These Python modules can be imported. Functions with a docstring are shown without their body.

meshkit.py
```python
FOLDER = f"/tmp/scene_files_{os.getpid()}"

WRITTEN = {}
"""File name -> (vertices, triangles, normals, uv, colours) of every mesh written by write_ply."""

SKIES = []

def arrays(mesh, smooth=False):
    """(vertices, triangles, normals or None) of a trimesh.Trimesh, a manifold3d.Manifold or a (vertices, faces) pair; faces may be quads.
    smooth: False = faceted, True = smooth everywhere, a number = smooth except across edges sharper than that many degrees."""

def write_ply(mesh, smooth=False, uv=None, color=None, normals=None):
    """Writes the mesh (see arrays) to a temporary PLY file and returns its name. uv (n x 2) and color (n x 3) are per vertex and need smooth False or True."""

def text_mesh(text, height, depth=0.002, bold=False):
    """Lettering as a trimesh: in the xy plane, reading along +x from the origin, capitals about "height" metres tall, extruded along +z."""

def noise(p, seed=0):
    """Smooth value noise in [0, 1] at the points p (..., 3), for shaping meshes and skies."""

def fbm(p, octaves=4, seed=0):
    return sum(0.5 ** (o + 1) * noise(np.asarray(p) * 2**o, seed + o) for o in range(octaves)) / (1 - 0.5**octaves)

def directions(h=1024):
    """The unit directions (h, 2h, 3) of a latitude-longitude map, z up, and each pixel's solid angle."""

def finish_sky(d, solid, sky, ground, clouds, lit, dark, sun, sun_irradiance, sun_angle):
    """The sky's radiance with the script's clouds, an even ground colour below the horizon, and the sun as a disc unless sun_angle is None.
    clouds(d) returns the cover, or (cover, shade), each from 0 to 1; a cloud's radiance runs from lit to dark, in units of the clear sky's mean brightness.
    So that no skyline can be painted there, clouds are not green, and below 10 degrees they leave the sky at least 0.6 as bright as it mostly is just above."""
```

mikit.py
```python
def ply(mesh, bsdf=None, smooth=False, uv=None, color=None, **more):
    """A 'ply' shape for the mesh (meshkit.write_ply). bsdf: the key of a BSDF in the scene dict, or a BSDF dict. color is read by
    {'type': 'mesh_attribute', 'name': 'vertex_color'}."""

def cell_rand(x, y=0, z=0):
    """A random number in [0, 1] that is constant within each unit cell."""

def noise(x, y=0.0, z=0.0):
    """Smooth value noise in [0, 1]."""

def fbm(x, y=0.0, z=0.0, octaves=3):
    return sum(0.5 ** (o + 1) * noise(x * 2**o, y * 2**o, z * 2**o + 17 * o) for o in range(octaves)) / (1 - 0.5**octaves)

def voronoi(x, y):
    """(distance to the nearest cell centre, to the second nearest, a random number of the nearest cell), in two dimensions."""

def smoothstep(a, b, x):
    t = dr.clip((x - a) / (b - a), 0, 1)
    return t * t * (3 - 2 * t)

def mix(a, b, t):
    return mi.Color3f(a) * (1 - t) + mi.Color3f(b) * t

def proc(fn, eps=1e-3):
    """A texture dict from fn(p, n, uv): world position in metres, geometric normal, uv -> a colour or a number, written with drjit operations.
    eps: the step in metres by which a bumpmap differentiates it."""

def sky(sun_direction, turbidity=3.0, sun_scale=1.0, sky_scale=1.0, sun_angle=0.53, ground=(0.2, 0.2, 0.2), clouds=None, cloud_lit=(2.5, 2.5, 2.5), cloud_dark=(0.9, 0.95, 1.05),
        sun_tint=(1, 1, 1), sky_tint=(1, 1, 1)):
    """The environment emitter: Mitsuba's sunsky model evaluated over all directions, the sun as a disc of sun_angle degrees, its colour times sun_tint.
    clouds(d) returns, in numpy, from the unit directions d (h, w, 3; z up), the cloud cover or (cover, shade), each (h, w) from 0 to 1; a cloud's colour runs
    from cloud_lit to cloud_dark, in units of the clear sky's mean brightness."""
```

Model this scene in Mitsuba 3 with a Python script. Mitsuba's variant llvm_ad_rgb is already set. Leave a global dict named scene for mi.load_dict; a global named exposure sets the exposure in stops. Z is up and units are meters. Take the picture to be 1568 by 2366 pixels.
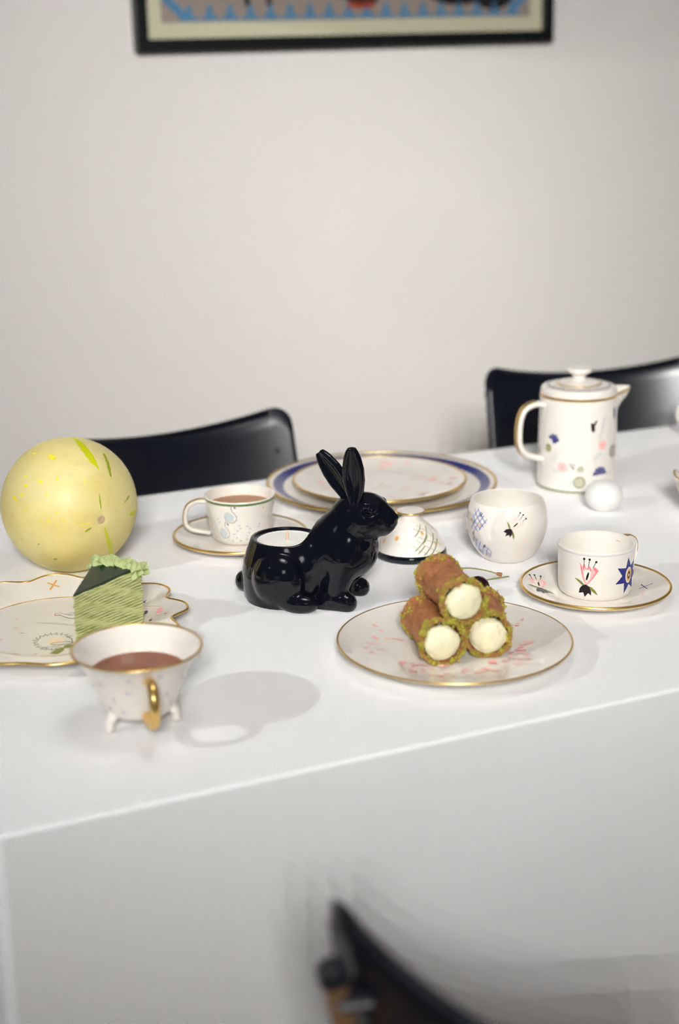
import math
import numpy as np, trimesh, manifold3d
import mitsuba as mi
import drjit as dr
import mikit, meshkit
from shapely.geometry import Polygon, LineString, Point
from shapely import affinity
from shapely.ops import unary_union

# ------------------------------------------------------------------ camera, lamps, exposure
# World: x along the table, y towards the back wall, z up; the camera stands at x = y = 0.
T = 0.75                                   # height of the table top
CAM = np.array([0.0, 0.0, T + 0.5137])
FWD = np.array([0.39749, 0.87203, -0.28560])
UP = np.array([0.13233, 0.25351, 0.95824])
exposure = -0.95
LAMP_LEFT = dict(heads=[(-1.25, 0.95, T + 1.10)], target=(0.70, 1.25, T), intensity=7.0, disc=150.0, radius=0.032, beam=10.0, cutoff=27.0, color=(0.98, 0.99, 1.0))  # unseen lamp on the left, casts the shadows running right
LAMP_REAR = dict(heads=[(-0.66 + 0.145 * u, -1.70 - 0.066 * u, T + 1.28 + 0.14 * v) for v in (0, 1, 2, 3, 4) for u in (-1.5, -.5, .5, 1.5)],
                 target=(1.36, 2.60, T + 0.12), intensity=129.0, disc=40.0, radius=0.05, beam=2.0, cutoff=20.3, color=(1.0, 0.985, 0.96))  # unseen lamps behind the camera; narrow beams stand in for lens falloff
LAMP_OVERHEAD = dict(at=(0.55, 0.98, T + 1.45), radius=0.20, power=26.0, color=(1.0, 0.985, 0.965))  # unseen overhead lamp, lights the table top

scene = {}
labels = {}
scene['camera'] = {
    'type': 'thinlens', 'fov': 2 * math.degrees(math.atan(784 / 3500.0)), 'fov_axis': 'x',
    'aperture_radius': 0.0085, 'focus_distance': 1.49, 'near_clip': 0.02, 'far_clip': 50.0,
    'to_world': mi.ScalarTransform4f().look_at(origin=CAM.tolist(), target=(CAM + FWD).tolist(), up=UP.tolist()),
}


# ------------------------------------------------------------------ helpers
def numbered(key):
    if key not in scene and key not in labels and not any(k.startswith(key + '__') for k in scene):
        return key
    n = 1
    while True:
        k = f'{key}_{n:03d}'
        if k not in scene and k not in labels and not any(q.startswith(k + '__') for q in scene):
            return k
        n += 1


def thing(name, label, category, group=None):
    key = numbered(name)
    labels[key] = {'label': label, 'category': category}
    if group:
        labels[key]['group'] = group
    return key


def put(name, mesh, bsdf, parent=None, smooth=35, label=None, **kw):
    key = numbered(f'{parent}__{name}' if parent else name)
    scene[key] = mikit.ply(mesh, bsdf, smooth=smooth, **kw)
    if label:
        labels[key] = {'label': label}
    return key


def struct(name, mesh, bsdf, label=None, smooth=False):
    scene[name] = mikit.ply(mesh, bsdf, smooth=smooth)
    labels[name] = {'kind': 'structure'}
    if label:
        labels[name]['label'] = label


def box(x0, x1, y0, y1, z0, z1):
    m = trimesh.creation.box((x1 - x0, y1 - y0, z1 - z0))
    m.apply_translation(((x0 + x1) / 2, (y0 + y1) / 2, (z0 + z1) / 2))
    return m


def rbox(x0, x1, y0, y1, z0, z1, r=0.004, seg=12):
    pts = [manifold3d.Manifold.sphere(r, seg).translate((x, y, z)) for x in (x0 + r, x1 - r) for y in (y0 + r, y1 - r) for z in (z0 + r, z1 - r)]
    return totri(manifold3d.Manifold.batch_hull(pts))


def totri(m):
    q = m.to_mesh()
    return trimesh.Trimesh(np.array(q.vert_properties[:, :3], float), np.array(q.tri_verts), process=False)


def move(m, x=0, y=0, z=0, rot=0.0):
    m = m.copy()
    if rot:
        m.apply_transform(trimesh.transformations.rotation_matrix(rot, (0, 0, 1)))
    m.apply_translation((x, y, z))
    return m


def join(ms):
    return trimesh.util.concatenate(ms)


def dense(profile, step):
    """Catmull-Rom through the profile's points, about `step` apart."""
    p = np.asarray(profile, float)
    q = np.vstack([2 * p[0] - p[1], p, 2 * p[-1] - p[-2]])
    out = []
    for i in range(1, len(q) - 2):
        n = max(1, int(np.hypot(*(q[i + 1] - q[i])) / step))
        for t in np.arange(n) / n:
            a, b, c, d = q[i - 1], q[i], q[i + 1], q[i + 2]
            v = 0.5 * (2 * b + (c - a) * t + (2 * a - 5 * b + 4 * c - d) * t * t + (3 * b - a - 3 * c + d) * t ** 3)
            lin = b + (c - b) * t
            out.append(0.6 * v + 0.4 * lin)
    out.append(p[-1])
    out = np.array(out)
    out[:, 0] = np.maximum(out[:, 0], 0)
    return out


def lathe(profile, n=112, mod=None):
    """Revolve (r, z) points about z; mod(r, z, angle) -> r, z may bend rings. Points on the axis become poles."""
    p = np.asarray(profile, float)
    a = np.arange(n) * 2 * np.pi / n
    V, idx = [], []
    k = 0
    for r, z in p:
        if r < 1e-7:
            V.append([[0, 0, z]]); idx.append([k] * n); k += 1
        else:
            rr, zz = (np.full(n, r), np.full(n, z)) if mod is None else mod(r, z, a)
            V.append(np.stack([rr * np.cos(a), rr * np.sin(a), zz], -1)); idx.append(list(range(k, k + n))); k += n
    idx = np.array(idx)
    F = []
    for i in range(len(p) - 1):
        A, B, Cc, D = idx[i], np.roll(idx[i], -1), np.roll(idx[i + 1], -1), idx[i + 1]
        F.append(np.stack([A, B, Cc], -1)); F.append(np.stack([A, Cc, D], -1))
    F = np.vstack(F)
    F = F[(F[:, 0] != F[:, 1]) & (F[:, 1] != F[:, 2]) & (F[:, 0] != F[:, 2])]
    return trimesh.Trimesh(np.vstack(V), F, process=False)


def sweep(path, wid, thk=None, n=14, side=None, step=None, power=1.0):
    """Elliptical tube along a path; wid: half width along `side`, thk: half thickness across; scalars or one per point."""
    P = np.asarray(path, float)
    wid = np.broadcast_to(np.asarray(wid, float), len(P)).copy()
    thk = wid.copy() if thk is None else np.broadcast_to(np.asarray(thk, float), len(P)).copy()
    if step:
        Q = np.column_stack([P, wid, thk])
        q = np.vstack([2 * Q[0] - Q[1], Q, 2 * Q[-1] - Q[-2]])
        out = []
        for i in range(1, len(q) - 2):
            m = max(1, int(np.linalg.norm(q[i + 1, :3] - q[i, :3]) / step))
            for t in np.arange(m) / m:
                a, b, c, d = q[i - 1], q[i], q[i + 1], q[i + 2]
                out.append(0.5 * (2 * b + (c - a) * t + (2 * a - 5 * b + 4 * c - d) * t * t + (3 * b - a - 3 * c + d) * t ** 3))
        out.append(Q[-1])
        Q = np.array(out)
        P, wid, thk = Q[:, :3], Q[:, 3], Q[:, 4]
    t = np.gradient(P, axis=0)
    t /= np.linalg.norm(t, axis=1, keepdims=True)
    if side is None:
        ref = np.array([0, 0, 1.0]) if abs(t[0][2]) < 0.9 else np.array([1.0, 0, 0])
        s = np.cross(t[0], ref); s /= np.linalg.norm(s)
        S = []
        for k in range(len(P)):
            s = s - t[k] * (s @ t[k]); s /= np.linalg.norm(s); S.append(s)
        S = np.array(S)
    else:
        S = np.broadcast_to(np.asarray(side, float), P.shape)
        S = S - t * (S * t).sum(1, keepdims=True)
        S /= np.linalg.norm(S, axis=1, keepdims=True)
    N = np.cross(t, S)
    a = np.arange(n) * 2 * np.pi / n
    ca, sa = np.cos(a), np.sin(a)
    ca, sa = np.sign(ca) * np.abs(ca) ** power, np.sign(sa) * np.abs(sa) ** power
    R = P[:, None] + S[:, None] * (wid[:, None] * ca)[..., None] + N[:, None] * (thk[:, None] * sa)[..., None]
    m = len(P)
    V = np.vstack([R.reshape(-1, 3), P[0], P[-1]])
    i = np.arange(n); j = (i + 1) % n
    F = [np.stack([i + k * n, i + (k + 1) * n, j + (k + 1) * n], -1) for k in range(m - 1)]
    F += [np.stack([i + k * n, j + (k + 1) * n, j + k * n], -1) for k in range(m - 1)]
    F += [np.stack([np.full(n, m * n), i, j], -1), np.stack([np.full(n, m * n + 1), j + (m - 1) * n, i + (m - 1) * n], -1)]
    mesh = trimesh.Trimesh(V, np.vstack(F), process=False)
    if mesh.volume < 0:
        mesh.invert()
    return mesh


def surface_nets(f, lo, hi, h):
    """Mesh of f(points) < 0 over a grid, by naive surface nets."""
    lo, hi = np.asarray(lo, float), np.asarray(hi, float)
    dims = np.ceil((hi - lo) / h).astype(int) + 1
    ax = [lo[k] + h * np.arange(dims[k]) for k in range(3)]
    v = np.empty(dims, np.float32)
    for i in range(dims[0]):
        g = np.stack(np.meshgrid([ax[0][i]], ax[1], ax[2], indexing='ij'), -1)[0]
        v[i] = f(g)
    ins = v < 0
    c = dims - 1
    acc = np.zeros((*c, 3), np.float32); cnt = np.zeros(c, np.float32)
    corner = [(a, b, d) for a in (0, 1) for b in (0, 1) for d in (0, 1)]
    sl = lambda o: tuple(slice(o[k], o[k] + c[k]) for k in range(3))
    for p in corner:
        for k in range(3):
            if p[k] == 0:
                q = list(p); q[k] = 1
                A, B = v[sl(p)], v[sl(q)]
                cross = (A < 0) != (B < 0)
                t = np.where(cross, A / np.where(A == B, 1, A - B), 0)
                for m in range(3):
                    acc[..., m] += np.where(cross, p[m] + (t if m == k else 0), 0)
                cnt += cross
    act = cnt > 0
    ids = np.full(c, -1, int); ids[act] = np.arange(act.sum())
    cell = np.argwhere(act)
    V = lo + h * (cell + acc[act] / cnt[act][:, None])
    F = []
    for k in range(3):
        o1, o2 = (k + 1) % 3, (k + 2) % 3
        s0 = [slice(None)] * 3; s1 = [slice(None)] * 3
        s0[k] = slice(0, -1); s1[k] = slice(1, None)
        a, b = ins[tuple(s0)], ins[tuple(s1)]
        for flip, msk in ((False, a & ~b), (True, ~a & b)):
            e = np.argwhere(msk)
            e = e[(e[:, o1] > 0) & (e[:, o2] > 0) & (e[:, o1] < c[o1]) & (e[:, o2] < c[o2])]
            def cid(d1, d2):
                q = e.copy(); q[:, o1] -= d1; q[:, o2] -= d2
                return ids[q[:, 0], q[:, 1], q[:, 2]]
            quad = np.stack([cid(1, 1), cid(0, 1), cid(0, 0), cid(1, 0)], -1)
            if flip:
                quad = quad[:, ::-1]
            F.append(quad[:, [0, 1, 2]]); F.append(quad[:, [0, 2, 3]])
    m = trimesh.Trimesh(V, np.vstack(F), process=False)
    if m.volume < 0:
        m.invert()
    return m


def smin(a, b, k):
    hh = np.clip(0.5 + 0.5 * (b - a) / k, 0, 1)
    return b + (a - b) * hh - k * hh * (1 - hh)


def sd_ell(p, c, r, rot=None):
    q = p - np.asarray(c)
    if rot is not None:
        q = q @ np.asarray(rot).T
    r = np.asarray(r, float)
    k0 = np.linalg.norm(q / r, axis=-1); k1 = np.linalg.norm(q / (r * r), axis=-1)
    return k0 * (k0 - 1) / np.maximum(k1, 1e-9)


def sd_cap(p, a, b, ra, rb):
    a, b = np.asarray(a, float), np.asarray(b, float)
    d = b - a
    t = np.clip((p - a) @ d / (d @ d), 0, 1)
    return np.linalg.norm(p - a - t[..., None] * d, axis=-1) - (ra + (rb - ra) * t)


# painted decoration: flat shapes laid onto a glazed surface ------------------------------------------------
def stroke(pts, w):
    return LineString(pts).buffer(w / 2, quad_segs=4)


def oval(cx, cy, rx, ry, rot=0):
    return affinity.rotate(affinity.scale(Point(cx, cy).buffer(1, quad_segs=8), rx, ry, origin=(cx, cy)), rot, origin=(cx, cy))


def star(n, r1, r2, cx=0, cy=0, rot=0):
    a = np.radians(rot) + np.arange(2 * n) * np.pi / n
    r = np.where(np.arange(2 * n) % 2 == 0, r1, r2)
    return Polygon(np.stack([cx + r * np.cos(a), cy + r * np.sin(a)], -1))


def ringpoly(r, w, cx=0, cy=0):
    return Point(cx, cy).buffer(r + w / 2, quad_segs=16).difference(Point(cx, cy).buffer(r - w / 2, quad_segs=16))


def place(shapes, x=0.0, y=0.0, s=1.0, rot=0.0, sx=1.0):
    out = []
    for g, col in shapes:
        g = affinity.scale(g, s * sx, s, origin=(0, 0))
        g = affinity.rotate(g, rot, origin=(0, 0))
        out.append((affinity.translate(g, x, y), col))
    return out


def decal(name, shapes, mapper, parent, label=None, edge=0.0022):
    """shapes: (shapely polygon, linear rgb) in the surface's own metres; mapper(xy, lift) -> points just above the surface."""
    V, F, Cc, k = [], [], [], 0
    for i, (g, col) in enumerate(shapes):
        for poly in getattr(g, 'geoms', [g]):
            if poly.is_empty or poly.area < 1e-9:
                continue
            v, f = trimesh.creation.triangulate_polygon(poly, engine='earcut')
            v3 = np.column_stack([v, np.zeros(len(v))])
            v3, f = trimesh.remesh.subdivide_to_size(v3, f, max_edge=edge, max_iter=12)
            V.append(mapper(v3[:, :2], 0.00012 + 0.00005 * i)); F.append(f + k); k += len(v3)
            Cc.append(np.tile(col, (len(v3), 1)))
    m = trimesh.Trimesh(np.vstack(V), np.vstack(F), process=False)
    return put(name, m, 'glaze_paint', parent, smooth=True, color=np.vstack(Cc), label=label)


def side_map(prof, cx, cy, z0, az, r_ref):
    """(u, v): u metres of arc to the right of azimuth az as seen from outside at radius r_ref, v height; onto the outer profile."""
    p = np.asarray(prof, float)
    order = np.argsort(p[:, 1]); zz, rr = p[order, 1], p[order, 0]

    def f(xy, lift):
        r = np.interp(xy[:, 1], zz, rr)
        dr_ = (np.interp(xy[:, 1] + 5e-4, zz, rr) - np.interp(xy[:, 1] - 5e-4, zz, rr)) / 1e-3
        a = az + xy[:, 0] / r_ref
        n = np.sqrt(1 + dr_ ** 2)
        r2 = r + lift / n
        return np.stack([cx + r2 * np.cos(a), cy + r2 * np.sin(a), z0 + xy[:, 1] - lift * dr_ / n], -1)
    return f


def top_map(prof, cx, cy, z0, scale_fn=None):
    """(x, y) in world axes about the plate's centre, laid onto the upper profile (r, z)."""
    p = np.asarray(prof, float)
    order = np.argsort(p[:, 0])

    def f(xy, lift):
        r = np.hypot(xy[:, 0], xy[:, 1])
        if scale_fn is not None:
            r = r / scale_fn(np.arctan2(xy[:, 1], xy[:, 0]), r)
        z = np.interp(r, p[order, 0], p[order, 1])
        return np.stack([cx + xy[:, 0], cy + xy[:, 1], z0 + z + lift], -1)
    return f


# ------------------------------------------------------------------ materials
def rgb(*c):
    return {'type': 'rgb', 'value': list(c)}


def srgb(r, g, b):
    c = np.array([r, g, b]) / 255.0
    return np.where(c <= 0.04045, c / 12.92, ((c + 0.055) / 1.055) ** 2.4).tolist()


def principled(key, base, rough, **kw):
    b = base if isinstance(base, dict) else rgb(*base)
    scene[key] = {'type': 'twosided', 'bsdf': {'type': 'principled', 'base_color': b, 'roughness': rough, **kw}}


def wall_fn(p, n, uv):
    a = mikit.fbm(p.x * 1.3, p.y * 1.3, p.z * 1.3, octaves=3)
    return mikit.mix((0.825, 0.80, 0.772), (0.855, 0.83, 0.80), a)


def cloth_fn(p, n, uv):
    a = mikit.fbm(p.x * 9, p.y * 9, p.z * 9, octaves=3)
    return mikit.mix((0.80, 0.80, 0.805), (0.835, 0.835, 0.84), a)


def cloth_bump(p, n, uv):
    w = mikit.noise(p.x * 420, p.y * 60, p.z * 60) + mikit.noise(p.x * 60, p.y * 420, p.z * 420)
    soft = mikit.noise(p.x * 7 + p.y * 3, p.y * 6, p.z * 7)
    return w * 0.35 + soft * 6.0


def floor_fn(p, n, uv):
    plank = mikit.cell_rand(dr.floor(p.y / 0.14), dr.floor(p.x / 1.1 + mikit.cell_rand(dr.floor(p.y / 0.14)) * 3))
    g = mikit.fbm(p.x * 4, p.y * 70, plank * 9, octaves=3)
    return mikit.mix((0.36, 0.23, 0.13), (0.56, 0.39, 0.24), g * 0.6 + plank * 0.4)


def melon_fn(p, n, uv):
    a = mikit.fbm(p.x * 28, p.y * 28, p.z * 28, octaves=4)
    b = mikit.fbm(p.x * 120 + 7, p.y * 120, p.z * 120, octaves=2)
    c = mikit.mix((0.69, 0.575, 0.205), (0.73, 0.635, 0.28), mikit.smoothstep(0.3, 0.7, a))
    return mikit.mix(c, (0.62, 0.45, 0.20), mikit.smoothstep(0.62, 0.8, b) * 0.25)


def shell_fn(p, n, uv):
    a = mikit.fbm(p.x * 160, p.y * 160, p.z * 160, octaves=3)
    b = mikit.noise(p.x * 520, p.y * 520, p.z * 520)
    c = mikit.mix((0.20, 0.065, 0.022), (0.46, 0.20, 0.085), a)
    return c * (0.75 + 0.4 * b)


def crepe_fn(p, n, uv):
    a = mikit.fbm(p.x * 130, p.y * 130, p.z * 900, octaves=2)
    return mikit.mix((0.30, 0.335, 0.095), (0.52, 0.55, 0.25), mikit.smoothstep(0.2, 0.6, a))


def crumb_fn(p, n, uv):
    a = mikit.noise(p.x * 260, p.y * 260, p.z * 260)
    b = mikit.noise(p.x * 170 + 9, p.y * 170, p.z * 170)
    c = mikit.mix((0.19, 0.195, 0.014), (0.46, 0.405, 0.045), a)
    return mikit.mix(c, (0.30, 0.16, 0.035), mikit.smoothstep(0.42, 0.70, b))


principled('wall_paint', mikit.proc(wall_fn), 0.85, specular=0.3)
principled('unseen_wall_dark', (0.22, 0.225, 0.235), 0.85, specular=0.3)  # out-of-view walls, kept dark to cut bounce and deepen reflections
principled('shade_paint', (0.35, 0.35, 0.34), 0.6)
principled('ceiling_paint', (0.80, 0.79, 0.78), 0.9)
principled('floor_wood', mikit.proc(floor_fn), 0.45)
scene['cloth'] = {'type': 'twosided', 'bsdf': {'type': 'bumpmap', 'arbitrary': {**mikit.proc(cloth_bump, eps=6e-4)}, 'scale': 0.00022,
                  'bsdf': {'type': 'principled', 'base_color': mikit.proc(cloth_fn), 'roughness': 0.9, 'specular': 0.2, 'sheen': 0.15}}}
principled('porcelain', (0.76, 0.715, 0.655), 0.10, specular=0.5)
principled('gold', (0.80, 0.53, 0.17), 0.24, metallic=0.85, specular=0.5)
principled('glaze_paint', {'type': 'mesh_attribute', 'name': 'vertex_color'}, 0.25, specular=0.4)
principled('rim_grey', (0.58, 0.60, 0.60), 0.12)
principled('navy_band', (0.018, 0.024, 0.16), 0.16, specular=0.5)
principled('green_band', (0.085, 0.155, 0.035), 0.22)
principled('black_band', (0.004, 0.006, 0.009), 0.08, specular=0.6)
principled('black_glaze', (0.0035, 0.0042, 0.0075), 0.045, specular=0.44)
principled('wax', (0.86, 0.84, 0.79), 0.5)
principled('wick', (0.72, 0.50, 0.36), 0.8)
principled('black_plastic', (0.0045, 0.006, 0.011), 0.27, specular=0.55)
principled('black_edge', (0.010, 0.012, 0.017), 0.45)
principled('chair_tube', (0.42, 0.25, 0.13), 0.35, metallic=0.6)
principled('frame_black', (0.006, 0.007, 0.008), 0.35)
principled('mat_board', (0.62, 0.60, 0.43), 0.9)
principled('print_ground', (0.33, 0.27, 0.235), 0.9)
principled('print_blue', (0.085, 0.235, 0.40), 0.9)
principled('print_black', (0.008, 0.007, 0.008), 0.9)
principled('print_red', (0.45, 0.06, 0.02), 0.9)
principled('table_wood', (0.30, 0.19, 0.11), 0.5)
principled('melon_skin', mikit.proc(melon_fn), 0.42, specular=0.35)
principled('melon_scar', (0.50, 0.36, 0.20), 0.8)
principled('shell', mikit.proc(shell_fn), 0.6, specular=0.35)
principled('ricotta', (0.74, 0.695, 0.47), 0.5)
principled('crumbs', mikit.proc(crumb_fn), 0.7)
principled('crepe', mikit.proc(crepe_fn), 0.75)
principled('crepe_ruffle', (0.40, 0.47, 0.20), 0.8)
principled('matcha_glaze', (0.006, 0.022, 0.010), 0.35)
principled('cherry_skin', (0.020, 0.004, 0.006), 0.12, specular=0.6)
principled('cherry_stem', (0.22, 0.24, 0.09), 0.6)
principled('stem_tip', (0.30, 0.12, 0.04), 0.6)
principled('ball_white', (0.74, 0.73, 0.71), 0.6)
principled('lamp_metal', (0.5, 0.42, 0.3), 0.3, metallic=0.8)
def tea_liquid(key, col):
    principled(key, col, 0.03, specular=0.2)
tea_liquid('tea', (0.20, 0.048, 0.012))
tea_liquid('coffee', (0.33, 0.13, 0.035))

# ------------------------------------------------------------------ the room
RX0, RX1, RY0, RY1, RH = -2.3, 3.6, -2.3, 2.60, 2.75
struct('floor', box(RX0 - .1, RX1 + .1, RY0 - .1, RY1 + .1, -.1, 0), 'floor_wood')
struct('ceiling', box(RX0 - .1, RX1 + .1, RY0 - .1, RY1 + .1, RH, RH + .1), 'ceiling_paint')
struct('wall_back', box(RX0 - .1, RX1 + .1, RY1, RY1 + .1, 0, RH), 'wall_paint', 'plain off-white painted wall behind the table')
struct('wall_front', box(RX0 - .1, RX1 + .1, RY0 - .1, RY0, 0, RH), 'unseen_wall_dark')
struct('wall_left', box(RX0 - .1, RX0, RY0, RY1, 0, RH), 'unseen_wall_dark')
struct('wall_right', box(RX1, RX1 + .1, RY0, RY1, 0, RH), 'unseen_wall_dark')
struct('baseboard_back', rbox(RX0, RX1, RY1 - .014, RY1, 0, .09, .004), 'ceiling_paint')


def lamp(name, spec, label, stand=None, cord=None):
    x, y, z = spec['at']
    k = thing(name, label, 'lamp')
    r = spec['radius']
    rad = spec['power'] / (4 * math.pi * math.pi * r * r)
    key = put('bulb', move(trimesh.creation.icosphere(4, r), x, y, z), None, k, smooth=True)
    scene[key]['emitter'] = {'type': 'area', 'radiance': rgb(*(rad * c for c in spec['color']))}
    scene[key]['bsdf'] = {'type': 'diffuse', 'reflectance': rgb(.6, .6, .6)}
    if stand:
        prof = dense([(0, 0), (.12, 0), (.125, .008), (.12, .018), (.02, .024), (.011, .04), (.011, z - r - .03), (.02, z - r - .02), (.02, z - r + .004), (0, z - r + .004)], .05)
        put('stand', move(lathe(prof, 32), x, y, 0), 'lamp_metal', k)
    if cord:
        put('cord', sweep([(x, y, z + r - .004), (x, y, RH)], .004), 'black_edge', k)
        put('ceiling_rose', move(lathe([(0, RH - .03), (.045, RH - .025), (.05, RH), (0, RH)], 32), x, y, 0), 'ceiling_paint', k)


def reflector_lamp(name, spec, label):
    """Black reflector heads on a stand: each a beam that fades towards its edge, and a small glowing disc in its shade."""
    k = thing(name, label, 'lamp')
    tg = np.array(spec['target'], float)
    n = len(spec['heads']); q = spec['radius'] / .05
    heads = np.array(spec['heads'], float)
    for i, at in enumerate(heads):
        ax = (tg - at) / np.linalg.norm(tg - at)
        M = trimesh.geometry.align_vectors([0, 0, 1], ax)
        scene[f'{name}_beam_{i:03d}'] = {'type': 'spot', 'to_world': mi.ScalarTransform4f().look_at(origin=(at + ax * .012).tolist(), target=tg.tolist(), up=[0, 0, 1]),
                                        'intensity': rgb(*(spec['intensity'] / n * c for c in spec['color'])), 'cutoff_angle': spec['cutoff'], 'beam_width': spec['beam']}
        def P(m):
            m = m.copy(); m.apply_scale(q); m.apply_transform(M); m.apply_translation(at); return m
        hd = put('head', P(lathe(dense([(0, -.11), (.028, -.108), (.034, -.08), (.052, -.03), (.056, .002), (.054, .002), (.049, -.03), (.03, -.075), (0, -.08)], .01), 32)), 'frame_black', k)
        key = put('face', P(lathe([(0, .004), (.05, .004), (.051, .002), (.05, 0), (0, 0)], 32)), None, hd)
        scene[key]['bsdf'] = {'type': 'diffuse', 'reflectance': rgb(.6, .6, .6)}
        scene[key]['emitter'] = {'type': 'area', 'radiance': rgb(*(spec['disc'] * c for c in spec['color']))}
    cx, cy = heads[:, :2].mean(0)
    for z in sorted(set(heads[:, 2])):
        row = heads[heads[:, 2] == z]
        if len(row) > 1:
            off = np.array([-.03, -.115, 0])
            put('crossbar', sweep([row[0] + off, row[-1] + off], .012), 'lamp_metal', k)
    put('pole', sweep([(cx - .03, cy - .115 * q, .02), (cx - .03, cy - .115 * q, heads[:, 2].max())], .014), 'lamp_metal', k)
    put('foot', move(lathe([(0, 0), (.18, 0), (.182, .01), (.17, .02), (0, .024)], 40), cx - .03, cy - .115 * q, 0), 'lamp_metal', k)


reflector_lamp('unseen_left_lamp', LAMP_LEFT, 'unseen lamp left of the table, placed to cast the shadows running right')
reflector_lamp('unseen_rear_lamps', LAMP_REAR, 'unseen rows of lamps behind the camera, narrow beams leaving the corners of the view darker')
lamp('unseen_overhead_lamp', LAMP_OVERHEAD, 'unseen lamp over the table, placed to light its top, with a shade that darkens the upper wall', cord=True)
px_, py_, pz_ = LAMP_OVERHEAD['at']
sh_ = [(.02, .27), (.14, .265), (.25, .20), (.305, .05), (.32, -.33)]  # unseen shade, shaped to keep lamp light off the upper wall
put('shade', move(lathe(dense(sh_ + [(.323, -.33)] + [(r_ + .003, z_ + .002) for r_, z_ in sh_[::-1]] + [sh_[0]], .02), 48), px_, py_, pz_), 'shade_paint', 'unseen_overhead_lamp')


# ------------------------------------------------------------------ table and cloth
TX0, TX1, TY0, TY1 = 0.166, 1.90, 0.9605, 1.7477
tb = thing('dining_table', 'dining table hidden under the white tablecloth', 'table')
put('tabletop', rbox(TX0 + .004, TX1 - .004, TY0 + .004, TY1 - .004, T - .034, T - .003, .004), 'table_wood', tb)
for lx in (TX0 + .09, TX1 - .09):
    for ly in (TY0 + .09, TY1 - .09):
        put('leg', rbox(lx - .03, lx + .03, ly - .03, ly + .03, 0, T - .034, .004), 'table_wood', tb)


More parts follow.
